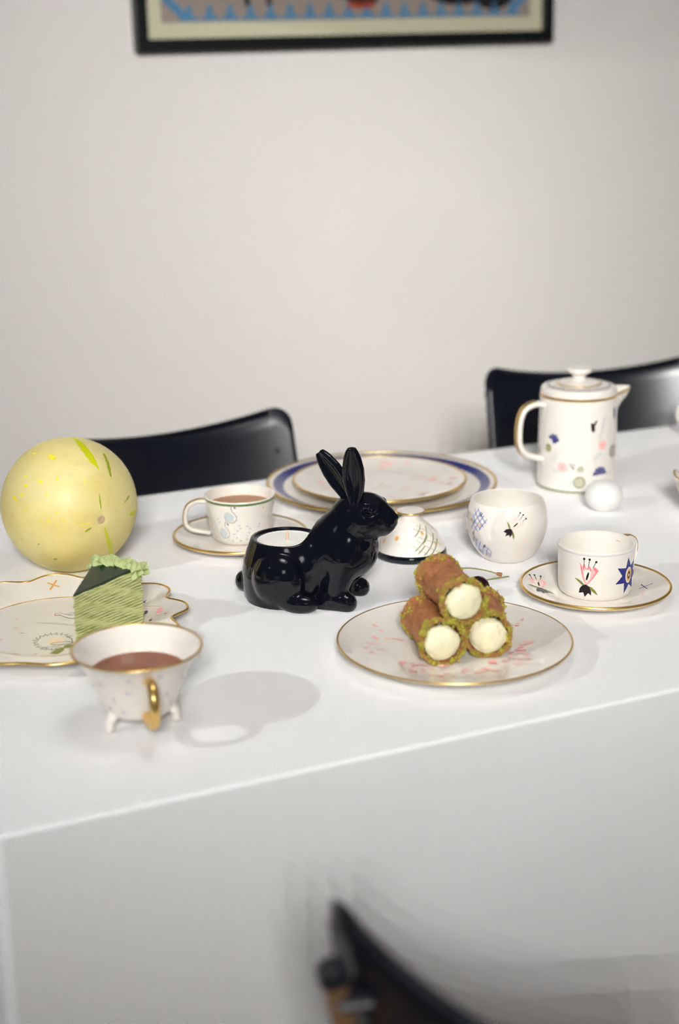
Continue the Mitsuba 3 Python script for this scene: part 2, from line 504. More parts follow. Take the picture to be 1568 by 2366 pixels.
def cloth_mesh():
    rc, re, drop = 0.012, 0.0035, 0.62
    def loop(off, amp, z, sharp=rc):
        x0, x1, y0, y1 = TX0 - off, TX1 + off, TY0 - off, TY1 + off
        r = max(rc + off * 0.8, .002)
        pts, nrm = [], []
        for cx, cy, a0 in ((x1 - r, y0 + r, -90), (x1 - r, y1 - r, 0), (x0 + r, y1 - r, 90), (x0 + r, y0 + r, 180)):
            for a in np.radians(a0 + np.linspace(0, 90, 9)):
                pts.append((cx + r * np.cos(a), cy + r * np.sin(a))); nrm.append((np.cos(a), np.sin(a)))
        P, N = np.array(pts), np.array(nrm)
        Q, M = [], []
        for i in range(len(P)):
            j = (i + 1) % len(P)
            L = np.hypot(*(P[j] - P[i])); n = max(1, int(round(L / .02))) if L > .05 else 1
            n = COUNT.setdefault(i, n)
            for t in np.arange(n) / n:
                Q.append(P[i] * (1 - t) + P[j] * t); m = N[i] * (1 - t) + N[j] * t; M.append(m / np.hypot(*m))
        Q, M = np.array(Q), np.array(M)
        s = np.concatenate([[0], np.cumsum(np.hypot(*np.diff(Q, axis=0).T))])
        fold = np.sin(s * 9.0 + 1.3) * .5 + np.sin(s * 21 + .4) * .28 + np.sin(s * 4.1 + 2) * .6
        Q = Q + M * (amp * fold)[:, None]
        zz = np.full(len(Q), z)
        if z < T - re:                                   # the back edge hangs short, above the seats
            short = np.clip((M[:, 1] + .2) / .9, 0, 1) ** 2
            zz = T - re - (T - re - z) * (1 - .62 * short)
        return np.column_stack([Q, zz])
    COUNT = {}
    rings = []
    loop(0, 0, T)
    for a in np.linspace(0, math.pi / 2, 7):
        rings.append(loop(-re + re * math.sin(a), 0, T - re + re * math.cos(a)))
    for q in np.linspace(0.02, 1, 26):
        rings.append(loop(.003 * q, .006 * min(1, q * 1.2) * q ** .5, T - re - (drop - re) * q))
    n = len(rings[0])
    V = np.vstack(rings + [np.array([[(TX0 + TX1) / 2, (TY0 + TY1) / 2, T]])])
    i = np.arange(n); j = (i + 1) % n
    F = [np.stack([np.full(n, len(V) - 1), i, j], -1)]
    for k in range(len(rings) - 1):
        F += [np.stack([i + k * n, i + (k + 1) * n, j + (k + 1) * n], -1), np.stack([i + k * n, j + (k + 1) * n, j + k * n], -1)]
    return trimesh.Trimesh(V, np.vstack(F), process=False)


put('tablecloth', cloth_mesh(), 'cloth', smooth=40)
labels['tablecloth'] = {'label': 'plain white tablecloth draped over the table and hanging down its front', 'category': 'tablecloth'}

# ------------------------------------------------------------------ framed print on the wall
def framed_print():
    k = thing('framed_print', 'black framed print with blue scalloped border hanging on the wall', 'picture frame')
    w, hgt, fw, dp, mw = 0.826, 1.02, 0.0215, 0.026, 0.0265
    tilt = math.radians(0.78)
    c, s = math.cos(tilt), math.sin(tilt)
    X0, Z0, Y = 0.812, T + 0.531, RY1

    def P(m):          # local: x right, y depth from the wall (negative towards the room), z up, hung a little crooked
        m = m.copy(); v = m.vertices
        m.vertices = np.column_stack([X0 + v[:, 0] * c - v[:, 2] * s, Y + v[:, 1], Z0 + v[:, 0] * s + v[:, 2] * c])
        return m
    put('rail', P(rbox(0, w, -dp, -.001, 0, fw, .002)), 'frame_black', k)
    put('rail', P(rbox(0, w, -dp, -.001, hgt - fw, hgt, .002)), 'frame_black', k)
    put('stile', P(rbox(0, fw, -dp, -.001, fw, hgt - fw, .002)), 'frame_black', k)
    put('stile', P(rbox(w - fw, w, -dp, -.001, fw, hgt - fw, .002)), 'frame_black', k)
    put('mat', P(box(fw - .004, w - fw + .004, -.014, -.011, fw - .004, hgt - fw + .004)), 'mat_board', k, label='cream mat board')
    px0, px1, pz0, pz1 = fw + mw, w - fw - mw, fw + .026, hgt - fw - .034
    art = put('print', P(box(px0, px1, -.0152, -.0135, pz0, pz1)), 'print_ground', k, label='taupe art print')

    def flat(name, poly, bsdf, d, label=None):
        ms = []
        for g in getattr(poly, 'geoms', [poly]):
            m = trimesh.creation.extrude_polygon(g, .0004, engine='earcut')
            v = m.vertices
            m.vertices = np.column_stack([v[:, 0], -.0152 - d - v[:, 2], v[:, 1]])
            m.invert(); ms.append(m)
        put(name, P(join(ms)), bsdf, art, smooth=False, label=label)
    W_ = px1 - px0
    waves = []
    n = 19
    for i in range(1, n):                                    # little crests along the lower border
        x = px0 + W_ * (i + .35) / (n + .4); d = .016
        waves.append(Polygon([(x - d, pz0 + .004), (x - d * .45, pz0 + .010), (x - d * .15, pz0 + .026), (x + d * .12, pz0 + .027), (x + d * .30, pz0 + .012), (x + d, pz0 + .004)]).buffer(.0015))
        waves.append(stroke([(x - d * .95, pz0 + .005), (x + d * .95, pz0 + .005)], .004))
    for sgn, xs in ((1, px0), (-1, px1)):                     # wavy sides
        z = np.arange(0, pz1 - pz0 - .02, .004)
        xx = xs + sgn * (.014 + .009 * np.sin(z * 2 * np.pi / .062 + 1.0) + .018 * np.exp(-z / .02))
        waves.append(stroke(np.column_stack([xx, pz0 + .008 + z]), .014))
    flat('wave_border', unary_union(waves), 'print_blue', 0, 'blue scalloped wave border')
    blk = [stroke([(px0 + .158, pz0 + .030), (px0 + .154, pz0 + .16)], .010), stroke([(px0 + .199, pz0 + .030), (px0 + .195, pz0 + .16)], .010),
           Polygon([(px0 + 0.315, pz0 + 0.044), (px0 + 0.348, pz0 + 0.039), (px0 + 0.370, pz0 + 0.024), (px0 + 0.395, pz0 + 0.024), (px0 + 0.415, pz0 + 0.042), (px0 + 0.440, pz0 + 0.048), (px0 + 0.430, pz0 + 0.104), (px0 + 0.330, pz0 + 0.104)]).buffer(.004),
           oval(px0 + .585, pz0 + .060, .082, .038, 4), oval(px0 + .650, pz0 + .050, .05, .037, 0), oval(px0 + .19, pz0 + .20, .10, .07, 0)]
    flat('black_figure', unary_union(blk), 'print_black', 0, 'black figures of the print')
    rd = [stroke([(px0 + .350 + i * .009, pz0 + .018), (px0 + .353 + i * .009, pz0 + .030), (px0 + .357 + i * .009, pz0 + .020)], .003) for i in range(6)]
    flat('red_scribble', unary_union(rd), 'print_red', .0006, 'short red hand-drawn marks')


framed_print()

# ------------------------------------------------------------------ chairs
def chair(label, x, y, z_top, face, drop_z=0.0):
    """Stacking chair: bent black shell back on bronze tube frame. face: azimuth the sitter looks at; (x, y, z_top): middle of the back's top edge."""
    k = thing('dining_chair', label, 'chair')
    hw, hb, R, rec, th, rc = 0.180, 0.205, 0.40, math.radians(14), 0.0105, 0.030
    ca, sa = math.cos(face - math.pi / 2), math.sin(face - math.pi / 2)
    cr, sr = math.cos(rec), math.sin(rec)

    def W(p):          # local: x right of the sitter, y forward, z up from the back's top edge; leaned back about the top
        p = np.asarray(p, float)
        yy = p[..., 1] * cr - p[..., 2] * sr
        zz = p[..., 1] * sr + p[..., 2] * cr
        return np.stack([x + p[..., 0] * ca - yy * sa, y + p[..., 0] * sa + yy * ca, z_top + zz], -1)

    def bend(u):       # arc of the back in plan
        return R * np.sin(u / R), R * (1 - np.cos(u / R))
    outline = Polygon([(-hw, -hb), (hw, -hb), (hw, 0), (-hw, 0)]).buffer(-rc).buffer(rc, quad_segs=10)
    v, f = trimesh.creation.triangulate_polygon(outline, engine='earcut')
    v3, f = trimesh.remesh.subdivide_to_size(np.column_stack([v, 0 * v[:, 0]]), f, max_edge=.02)
    ring = np.array(outline.exterior.coords)[:-1]
    L = np.linspace(0, outline.length, 220, endpoint=False)
    ring = np.array([outline.exterior.interpolate(q).coords[0] for q in L])
    ring = np.array(Polygon(ring).exterior.coords)[:-1]
    inner = Polygon(ring).buffer(-.004)
    v, f = trimesh.creation.triangulate_polygon(Polygon(ring), engine='earcut')
    v3, f = trimesh.remesh.subdivide_to_size(np.column_stack([v, 0 * v[:, 0]]), f, max_edge=.016)
    def skin(uv, off):
        bx, by = bend(uv[:, 0])
        a = uv[:, 0] / R
        lift = 0.018 * (uv[:, 0] / hw) ** 2 * (1 + uv[:, 1] / hb)
        return W(np.column_stack([bx - off * np.sin(a), by + off * np.cos(a), uv[:, 1] + lift]))
    # signed distance to the outline rounds the rim: thickness falls off at the edge
    edge_d = np.array([outline.exterior.distance(Point(q)) for q in v3[:, :2]])
    t = th / 2 * np.sqrt(np.clip(1 - (1 - np.clip(edge_d / .006, 0, 1)) ** 2, 0, 1))
    front = skin(v3[:, :2], t); back = skin(v3[:, :2], -t)
    n = len(v3)
    m = trimesh.Trimesh(np.vstack([front, back]), np.vstack([f, f[:, ::-1] + n]), process=False)
    m.merge_vertices()
    if m.volume < 0:
        m.invert()
    put('backrest', m, 'black_plastic', k, smooth=True)
    fx, fy = -sa * 1.0, ca * 1.0
    # seat: local forward axis in plan
    def G(px_, py_, pz_):
        return np.array([x + px_ * ca - py_ * sa, y + px_ * sa + py_ * ca, pz_])
    seat_z = 0.45
    depth0 = math.tan(rec) * (z_top - seat_z)
    so = Polygon([(-.19, 0), (.19, 0), (.205, .38), (-.205, .38)]).buffer(-.04).buffer(.04, quad_segs=6)
    v, f = trimesh.creation.triangulate_polygon(so, engine='earcut')
    sm = trimesh.creation.extrude_polygon(so, .014, engine='earcut')
    sv = sm.vertices
    sm.vertices = np.array([G(a, depth0 + .01 + b, seat_z - .014 + cc) for a, b, cc in sv])
    put('seat', sm, 'black_plastic', k, smooth=30)
    for sgn in (-1, 1):
        u = sgn * .155
        bx, by = bend(np.array(u)); a = u / R
        top = W(np.array([bx + .014 * math.sin(a) * 1.2, by - .0165 * math.cos(a), -.028]))
        low = W(np.array([bx + .014 * math.sin(a), by - .0165 * math.cos(a), -.235]))
        knee = G(sgn * .165, depth0 - .015, seat_z - .02)
        foot = G(sgn * .19, depth0 - .12, 0.004)
        tub = put('back_post', sweep([top, low, knee, knee * .6 + foot * .4, foot], .0072, step=.03), 'chair_tube', k, label='bronze metal tube')
        put('tube_cap', sweep([top + (top - low) * .035, top - (top - low) * .012], .0088), 'black_edge', tub)
        mid = W(np.array([bx, by, -.075]))
        put('bracket', sweep([top * .92 + low * .08, W(np.array([bx - .010 * sgn, by - .002, -.045]))], .012, .006), 'black_edge', tub)
        ff = G(sgn * .185, depth0 + .36, 0.004); ft = G(sgn * .165, depth0 + .33, seat_z - .022)
        put('front_leg', sweep([G(sgn * .165, depth0 - .005, seat_z - .023), G(sgn * .165, depth0 + .30, seat_z - .023), ft + (0, 0, -.02), ff], .0085, step=.03), 'chair_tube', k)
    return k


chair('black curved-back chair behind the melon, left of the two by the wall', .606, 1.890, T + .040, math.radians(-90 + 7))
chair('black curved-back chair behind the coffee pot, right of the two by the wall', 1.296, 1.93, T + .050, math.radians(-90 - 11))
chair('black chair in the foreground seen from behind, its curved back below the cloth', .354, .521, T + .050, math.radians(28.5))


# ------------------------------------------------------------------ tableware
WHITE = 'porcelain'


def plate_profile(R, hgt, well=0.60):
    b = well * R
    return [(0, .0022), (b * .86, .0022), (b * .90, .0), (b * .98, .0), (b * 1.05, .0032), (b * 1.25, .0062), (R * .96, hgt - .0034), (R - .0004, hgt - .0012), (R, hgt), (R - .0012, hgt + .0008),
            (R * .95, hgt - .0006), (b * 1.28, .0098), (b * 1.02, .0066), (b * .8, .0056), (0, .0056)]


def plate_top(R, hgt, well=0.60):
    p = dense(plate_profile(R, hgt, well), .003)
    k = int(np.argmax(p[:, 0]))
    return p[k:]


def plate(name, label, R, hgt, cx, cy, z0, group=None, rim_w=.0016):
    k = thing(name, label, 'saucer' if name == 'saucer' else 'plate', group)
    prof = dense(plate_profile(R, hgt), .003)
    put('dish', move(lathe(prof, 144), cx, cy, z0), WHITE, k)
    put('gold_rim', move(lathe(torus_profile(R - .0002, hgt + .0001, rim_w * .62, 12), 144), cx, cy, z0), 'gold', k, smooth=True, label='gold rim line')
    return k


def torus_profile(r, z, a, n=10):
    t = np.linspace(0, 2 * np.pi, n + 1)
    return np.stack([r + a * np.cos(t), z + a * np.sin(t)], -1)


def band(prof, z0, z1, lift=.00018):
    """Strip of the outer profile between two heights, just proud of it."""
    p = np.asarray(prof, float); o = np.argsort(p[:, 1])
    z = np.linspace(z0, z1, 8)
    return np.stack([np.interp(z, p[o, 1], p[o, 0]) + lift, z], -1)


def sweep_handle(path, cx, cy, z0, az, w, t, step=.004, **kw):
    """path: (radial, z) points in the plane of azimuth az."""
    p = np.asarray(path, float)
    P3 = np.column_stack([cx + p[:, 0] * math.cos(az), cy + p[:, 0] * math.sin(az), z0 + p[:, 1]])
    return sweep(P3, w, t, side=(-math.sin(az), math.cos(az), 0), step=step, **kw)


def spline2(path, step=.003):
    p = np.asarray(path, float)
    q = np.vstack([2 * p[0] - p[1], p, 2 * p[-1] - p[-2]])
    out = []
    for i in range(1, len(q) - 2):
        n = max(1, int(np.hypot(*(q[i + 1] - q[i])) / step))
        for t in np.arange(n) / n:
            a, b, c, d = q[i - 1], q[i], q[i + 1], q[i + 2]
            out.append(0.5 * (2 * b + (c - a) * t + (2 * a - 5 * b + 4 * c - d) * t * t + (3 * b - a - 3 * c + d) * t ** 3))
    return np.array(out + [p[-1]])


def gilding(path, cx, cy, z0, az, thick, w, i0, i1):
    """Gold stripe along the outside of a handle: a thin strap just outside the tube from fraction i0 to i1 of its path."""
    p = spline2(path)
    t = np.gradient(p, axis=0); t /= np.linalg.norm(t, axis=1, keepdims=True)
    nrm = np.stack([t[:, 1], -t[:, 0]], -1)
    if (nrm[len(p) // 2] @ (p[len(p) // 2] - p.mean(0))) < 0:
        nrm = -nrm
    a, b = int(i0 * len(p)), int(i1 * len(p))
    q = (p + nrm * (thick - .0002))[a:b]
    return sweep_handle(q, cx, cy, z0, az, w, .0007, step=None)


# --- cannoli plate, stacked plates, saucers
cannoli_plate = plate('dessert_plate', 'white plate with thin gold rim and pink blossoms under the three cannoli', .105, .0155, .6188, 1.1133, T)
dinner_plate = plate('dinner_plate', 'large white plate with wide navy rim, under the smaller plate', .1399, .018, .7922, 1.6122, T, rim_w=.0032)
top_plate = plate('dessert_plate', 'white plate with gold rim lying on the navy-rimmed dinner plate', .1053, .0165, .7885, 1.6105, T + .0056, rim_w=.0028)
saucer_right = plate('saucer', 'gold-rimmed saucer under the pink flower mug', .0734, .013, .8180, 1.1860, T, rim_w=.0026)
saucer_swan = plate('saucer', 'gold-rimmed saucer under the swan teacup', .0734, .013, .5651, 1.5062, T, rim_w=.0026)
dt = plate_top(.1399, .018)
nb = dt[(dt[:, 0] > .1195) & (dt[:, 0] < .1372)] + [0, .00018]
put('navy_border', move(lathe(nb, 144), .7922, 1.6122, T), 'navy_band', dinner_plate, smooth=True, label='wide navy blue border')


# --- the two straight cups on saucers
def cup_profile(rim_r, hgt, base_r, belly, wall=.0026):
    o = [(0, .0015), (base_r * .80, .0015), (base_r * .84, 0), (base_r * .97, 0)] + belly + [(rim_r, hgt - .0008)]
    i = [(rim_r - .0008, hgt), (rim_r - wall * .8, hgt - .0007)] + [(r - wall, max(z, .0045)) for r, z in belly[::-1]] + [(base_r * .7, .0042), (0, .004)]
    return o, i


MUG = dict(cx=.8187, cy=1.1872, z0=T + .0056)
mug_belly = [(.0352, .0022), (.0363, .006), (.0367, .012), (.0371, .025), (.0376, .040)]
mo, mi_ = cup_profile(.0381, .0505, .0335, mug_belly)
mug = thing('teacup', 'white straight cup with a pink flower and a blue star, on the right saucer', 'cup')
MUG_PROF = dense(mo, .002)
put('body', move(lathe(dense(mo + mi_, .002), 128), MUG['cx'], MUG['cy'], MUG['z0']), WHITE, mug)
mug_h = [(.0355, .0415), (.048, .0445), (.0585, .039), (.060, .029), (.054, .018), (.045, .0115), (.0355, .0095)]
hk = put('handle', sweep_handle(mug_h, MUG['cx'], MUG['cy'], MUG['z0'], math.radians(17), .0042, .0030), WHITE, mug)
put('gold_stripe', gilding(mug_h, MUG['cx'], MUG['cy'], MUG['z0'], math.radians(17), .0030, .0030, .06, .8), 'gold', hk)
put('rim_line', move(lathe(band(MUG_PROF, .0468, .0484), 128), MUG['cx'], MUG['cy'], MUG['z0']), 'rim_grey', mug, smooth=True, label='pale grey line below the rim')

SWAN = dict(cx=.5665, cy=1.5075, z0=T + .0056)
sw_belly = [(.0275, .0016), (.0312, .0052), (.0336, .0115), (.0350, .022), (.0366, .035)]
so_, si_ = cup_profile(.0389, .0525, .0255, sw_belly)
swan_cup = thing('teacup', 'white teacup with two painted swans and a green rim, holding coffee', 'cup')
SWAN_PROF = dense(so_, .002)
put('body', move(lathe(dense(so_ + si_, .002), 128), SWAN['cx'], SWAN['cy'], SWAN['z0']), WHITE, swan_cup)
put('green_rim', move(lathe(band(SWAN_PROF, .0484, .0508), 128), SWAN['cx'], SWAN['cy'], SWAN['z0']), 'green_band', swan_cup, smooth=True, label='green line below the rim')
put('coffee', move(lathe([(0, .0405), (.034, .0405), (.0351, .0408), (.034, .0395), (0, .0395)], 96), SWAN['cx'], SWAN['cy'], SWAN['z0']), 'coffee', swan_cup, label='dark coffee')
sw_h = [(.0365, .0445), (.046, .0455), (.0565, .0405), (.0605, .030), (.0600, .019), (.054, .013), (.044, .0105), (.0335, .0085)]
hk = put('handle', sweep_handle(sw_h, SWAN['cx'], SWAN['cy'], SWAN['z0'], math.radians(160), .0038, .0026), WHITE, swan_cup)
put('gold_stripe', gilding(sw_h, SWAN['cx'], SWAN['cy'], SWAN['z0'], math.radians(160), .0026, .0026, .05, .62), 'gold', hk)

# --- footed teacup in front
FC = dict(cx=.3200, cy=1.0965, z0=T)
fc_out = [(0, .0125), (.018, .0125), (.0255, .0145), (.0300, .0215), (.0345, .0335), (.0400, .047), (.0465, .0590), (.0522, .0662)]
fc_in = [(.0519, .0672), (.0506, .0668), (.0448, .0595), (.0380, .0475), (.0325, .0345), (.0275, .0235), (.021, .0175), (0, .0165)]
front_cup = thing('teacup', 'flared footed teacup of tea at the front edge, gold handle facing out', 'cup')
FC_PROF = dense(fc_out, .002)
put('body', move(lathe(dense(fc_out + fc_in, .002), 144), FC['cx'], FC['cy'], T), WHITE, front_cup)
put('gold_rim', move(lathe(torus_profile(.0517, .0669, .0010), 144), FC['cx'], FC['cy'], T), 'gold', front_cup, smooth=True, label='gold rim line')
tz = .0475; tr = float(np.interp(tz, [.0345, .0475, .0595], [.0325, .0380, .0448])) + .0006
put('tea', move(lathe([(0, tz), (tr - .001, tz), (tr, tz + .0003), (tr - .001, tz - .001), (0, tz - .001)], 96), FC['cx'], FC['cy'], T), 'tea', front_cup, label='reddish brown tea')
fh = [(.0425, .0540), (.056, .0580), (.0665, .0520), (.0690, .040), (.0640, .028), (.052, .0205), (.0305, .0200)]
put('handle', sweep_handle(fh, FC['cx'], FC['cy'], T, math.radians(-97), .0042, .0034), 'gold', front_cup, label='gold handle')
for a in (192, -19, 87):
    ra = math.radians(a)
    P3 = [(.0205, .0175), (.0265, .0130), (.0285, .0070), (.0280, .0030)]
    ft = sweep_handle(P3, FC['cx'], FC['cy'], T, ra, [.0062, .0058, .0042, .0052], [.0050, .0046, .0036, .0030], step=.002)
    put('foot', join([ft, move(trimesh.creation.icosphere(2, .0042), FC['cx'] + .0285 * math.cos(ra), FC['cy'] + .0285 * math.sin(ra), T + .0041)]), WHITE, front_cup, smooth=True)

# --- round sugar bowl and its lid
BW = dict(cx=.8030, cy=1.3315, z0=T)
bw_out = [(0, .0015), (.018, .0015), (.0188, 0), (.0225, .0003), (.0300, .0065), (.0375, .0180), (.0418, .0310), (.0429, .0430), (.0415, .0550), (.0385, .0648)]
bw_in = [(.0378, .0660), (.0367, .0652), (.0388, .0555), (.0401, .0430), (.0390, .0310), (.0345, .0180), (.026, .0075), (0, .0045)]
bowl = thing('sugar_bowl', 'round white bowl with blue lattice and black and pink flower, standing open', 'bowl')
BW_PROF = dense(bw_out, .002)
put('body', move(lathe(dense(bw_out + bw_in, .002), 128), BW['cx'], BW['cy'], T), WHITE, bowl)

LD = dict(cx=.7170, cy=1.3890, z0=T)
ld_out = [(.0340, .0012), (.0360, 0), (.0380, .0008), (.0384, .0030), (.0376, .0068), (.0345, .0150), (.0290, .0240), (.0215, .0322), (.0140, .0385), (.0095, .0420), (.0085, .0445), (.0110, .0468), (.0146, .0478), (.0148, .0492), (.0130, .0500), (0, .0496)]
ld_in = [(.0340, .0012), (.0325, .0120), (.0265, .0215), (.018, .030), (0, .0365)]
lid = thing('bowl_lid', 'domed white lid with black edge and green lattice, beside the rabbit', 'lid')
LD_PROF = dense(ld_out, .0015)
put('dome', move(lathe(np.vstack([dense(ld_in[::-1], .003), dense(ld_out, .0015)[1:]]), 128), LD['cx'], LD['cy'], T), WHITE, lid)
put('black_edge', move(lathe(dense([(.0362, -.0000), (.0380, .0003), (.0388, .0016), (.0390, .0036), (.0386, .0058), (.0374, .0080)], .001), 128), LD['cx'], LD['cy'], T), 'black_band', lid, smooth=True, label='glossy black edge band')
put('gold_rim', move(lathe(torus_profile(.0146, .0484, .0010), 96), LD['cx'], LD['cy'], T), 'gold', lid, smooth=True, label='gold rim of the knob')

# --- coffee pot
PT = dict(cx=1.0264, cy=1.5380, z0=T)
SPOUT = math.radians(-7); HANDLE = math.radians(173)
pt_out = [(0, .002), (.042, .002), (.0435, 0), (.0472, .0004), (.0486, .003), (.0486, .010), (.0483, .04), (.0478, .08), (.0472, .105), (.0470, .1195)]
pt_in = [(.0462, .1206), (.0448, .1195), (.0448, .09), (.0455, .02), (.040, .006), (0, .0055)]


def beak(r, z, a):
    d = np.angle(np.exp(1j * (a - SPOUT)))
    w = np.clip(1 - np.abs(d) / .52, 0, 1)
    ramp = np.clip((z - .088) / .030, 0, 1)
    ramp = ramp * ramp * (3 - 2 * ramp)
    out = .024 * w ** 1.35 * ramp * (r > .04)
    return r + out, np.full_like(a, z) + .0015 * w ** 2 * ramp * (z > .11)


pot = thing('coffee_pot', 'white coffee pot with painted flowers, gold lip and lidded top', 'coffee pot')
PT_PROF = dense(pt_out, .003)
put('body', move(lathe(dense(pt_out + pt_in, .003), 160, mod=beak), PT['cx'], PT['cy'], T), WHITE, pot)
put('gold_band', move(lathe(band(PT_PROF, .1160, .1194, .00025), 160, mod=beak), PT['cx'], PT['cy'], T), 'gold', pot, smooth=True, label='gold band along the lip')
put('green_line', move(lathe(band(PT_PROF, .0026, .0052, .0005), 160), PT['cx'], PT['cy'], T), 'green_band', pot, smooth=True, label='green line at the foot')
pl_out = [(.0440, .1165), (.0462, .1205), (.0464, .1235), (.0450, .1266), (.0415, .1282), (.0330, .1292), (.0275, .1298), (.0262, .1312), (.0225, .1330), (.0130, .1345), (.0085, .1360), (.0080, .1395), (.0115, .1425), (.0150, .1445), (.0156, .1470), (.0140, .1492), (.008, .1498), (0, .1495)]
PL_PROF = dense(pl_out, .0015)
pl = put('lid', move(lathe(np.vstack([[0, .1165], PL_PROF]), 128), PT['cx'], PT['cy'], T), WHITE, pot)
put('blue_ring', move(lathe(np.stack([np.linspace(.0372, .0386, 5), np.interp(np.linspace(.0372, .0386, 5), PL_PROF[::-1, 0], PL_PROF[::-1, 1]) * 0 + [.12893 + .00018, .12888 + .00018, .12884 + .00018, .1288 + .00018, .12875 + .00018]], -1), 128), PT['cx'], PT['cy'], T), 'navy_band', pl, smooth=True)
put('gold_ring', move(lathe(torus_profile(.0266, .1306, .0009), 96), PT['cx'], PT['cy'], T), 'gold', pl, smooth=True)
pt_h = [(.0460, .1065), (.058, .1085), (.0710, .1035), (.0770, .0925), (.0790, .0760), (.0780, .0590), (.0715, .0480), (.0600, .0425), (.0470, .0385)]
hk = put('handle', sweep_handle(pt_h, PT['cx'], PT['cy'], T, HANDLE, .0058, .0040), WHITE, pot)
put('gold_stripe', gilding(pt_h, PT['cx'], PT['cy'], T, HANDLE, .0040, .0040, .12, .80), 'gold', hk)

# --- white ball, melon
put('white_ball', move(lathe(dense([(0, 0), (.010, .0006), (.0175, .0055), (.0222, .0150), (.0205, .0265), (.0140, .0335), (.007, .0360), (0, .0366)], .0015), 64), .9953, 1.4321, T), 'ball_white', smooth=True)
labels['white_ball'] = {'label': 'small plain white ball on the cloth in front of the coffee pot', 'category': 'ball'}

MC = np.array([.3763, 1.5089, T + .0690]); MR = .0702
AX = np.array([.213, -.977, -.013]); AX /= np.linalg.norm(AX)


def melon_r(d):
    """Radius towards unit directions d."""
    c = d @ AX
    lump = meshkit.fbm(d * 2.2 + 5, 3, seed=4) - .5
    return MR * (1 + .012 * (1 - c * c) - .010 * c * c + .010 * lump - .020 * np.exp(-((1 - c) / .004)))


ms = trimesh.creation.icosphere(6, 1.0)
d = ms.vertices / np.linalg.norm(ms.vertices, axis=1, keepdims=True)
melon = thing('melon', 'pale yellow round melon with green streaks, standing at the left', 'melon')
mv = MC + d * melon_r(d)[:, None]
mv[:, 2] += T - mv[:, 2].min()
MC = MC + [0, 0, T - (MC[2] + (d * melon_r(d)[:, None])[:, 2].min())]
put('skin', trimesh.Trimesh(mv, ms.faces, process=False), 'melon_skin', melon, smooth=True)
e1 = np.cross(AX, [0, 0, 1]); e1 /= np.linalg.norm(e1); e2 = np.cross(e1, AX)
sc = []
for i, (rr, zz) in enumerate([(0, .0004), (.0016, .0004), (.0030, .0009), (.0041, .0007), (.0050, .0002), (.0052, -.001), (0, -.002)]):
    sc.append((rr, zz))
scm = lathe(sc, 32)
base = MC + AX * float(melon_r(AX[None])[0])
scm.vertices = base + scm.vertices[:, :1] * e1 + scm.vertices[:, 1:2] * e2 + scm.vertices[:, 2:] * AX
put('blossom_scar', scm, 'melon_scar', melon, smooth=True, label='brown blossom scar')

# ------------------------------------------------------------------ rabbit candle holder
RB_O = np.array([.5366, 1.3325, T]); RB_F = np.array([.7549, -.6559, 0]); RB_L = np.array([.6559, .7549, 0])


def rb_world(m):
    m = m.copy(); v = m.vertices
    m.vertices = RB_O + v[:, :1] * RB_F + v[:, 1:2] * RB_L + v[:, 2:] * [0, 0, 1]
    return m


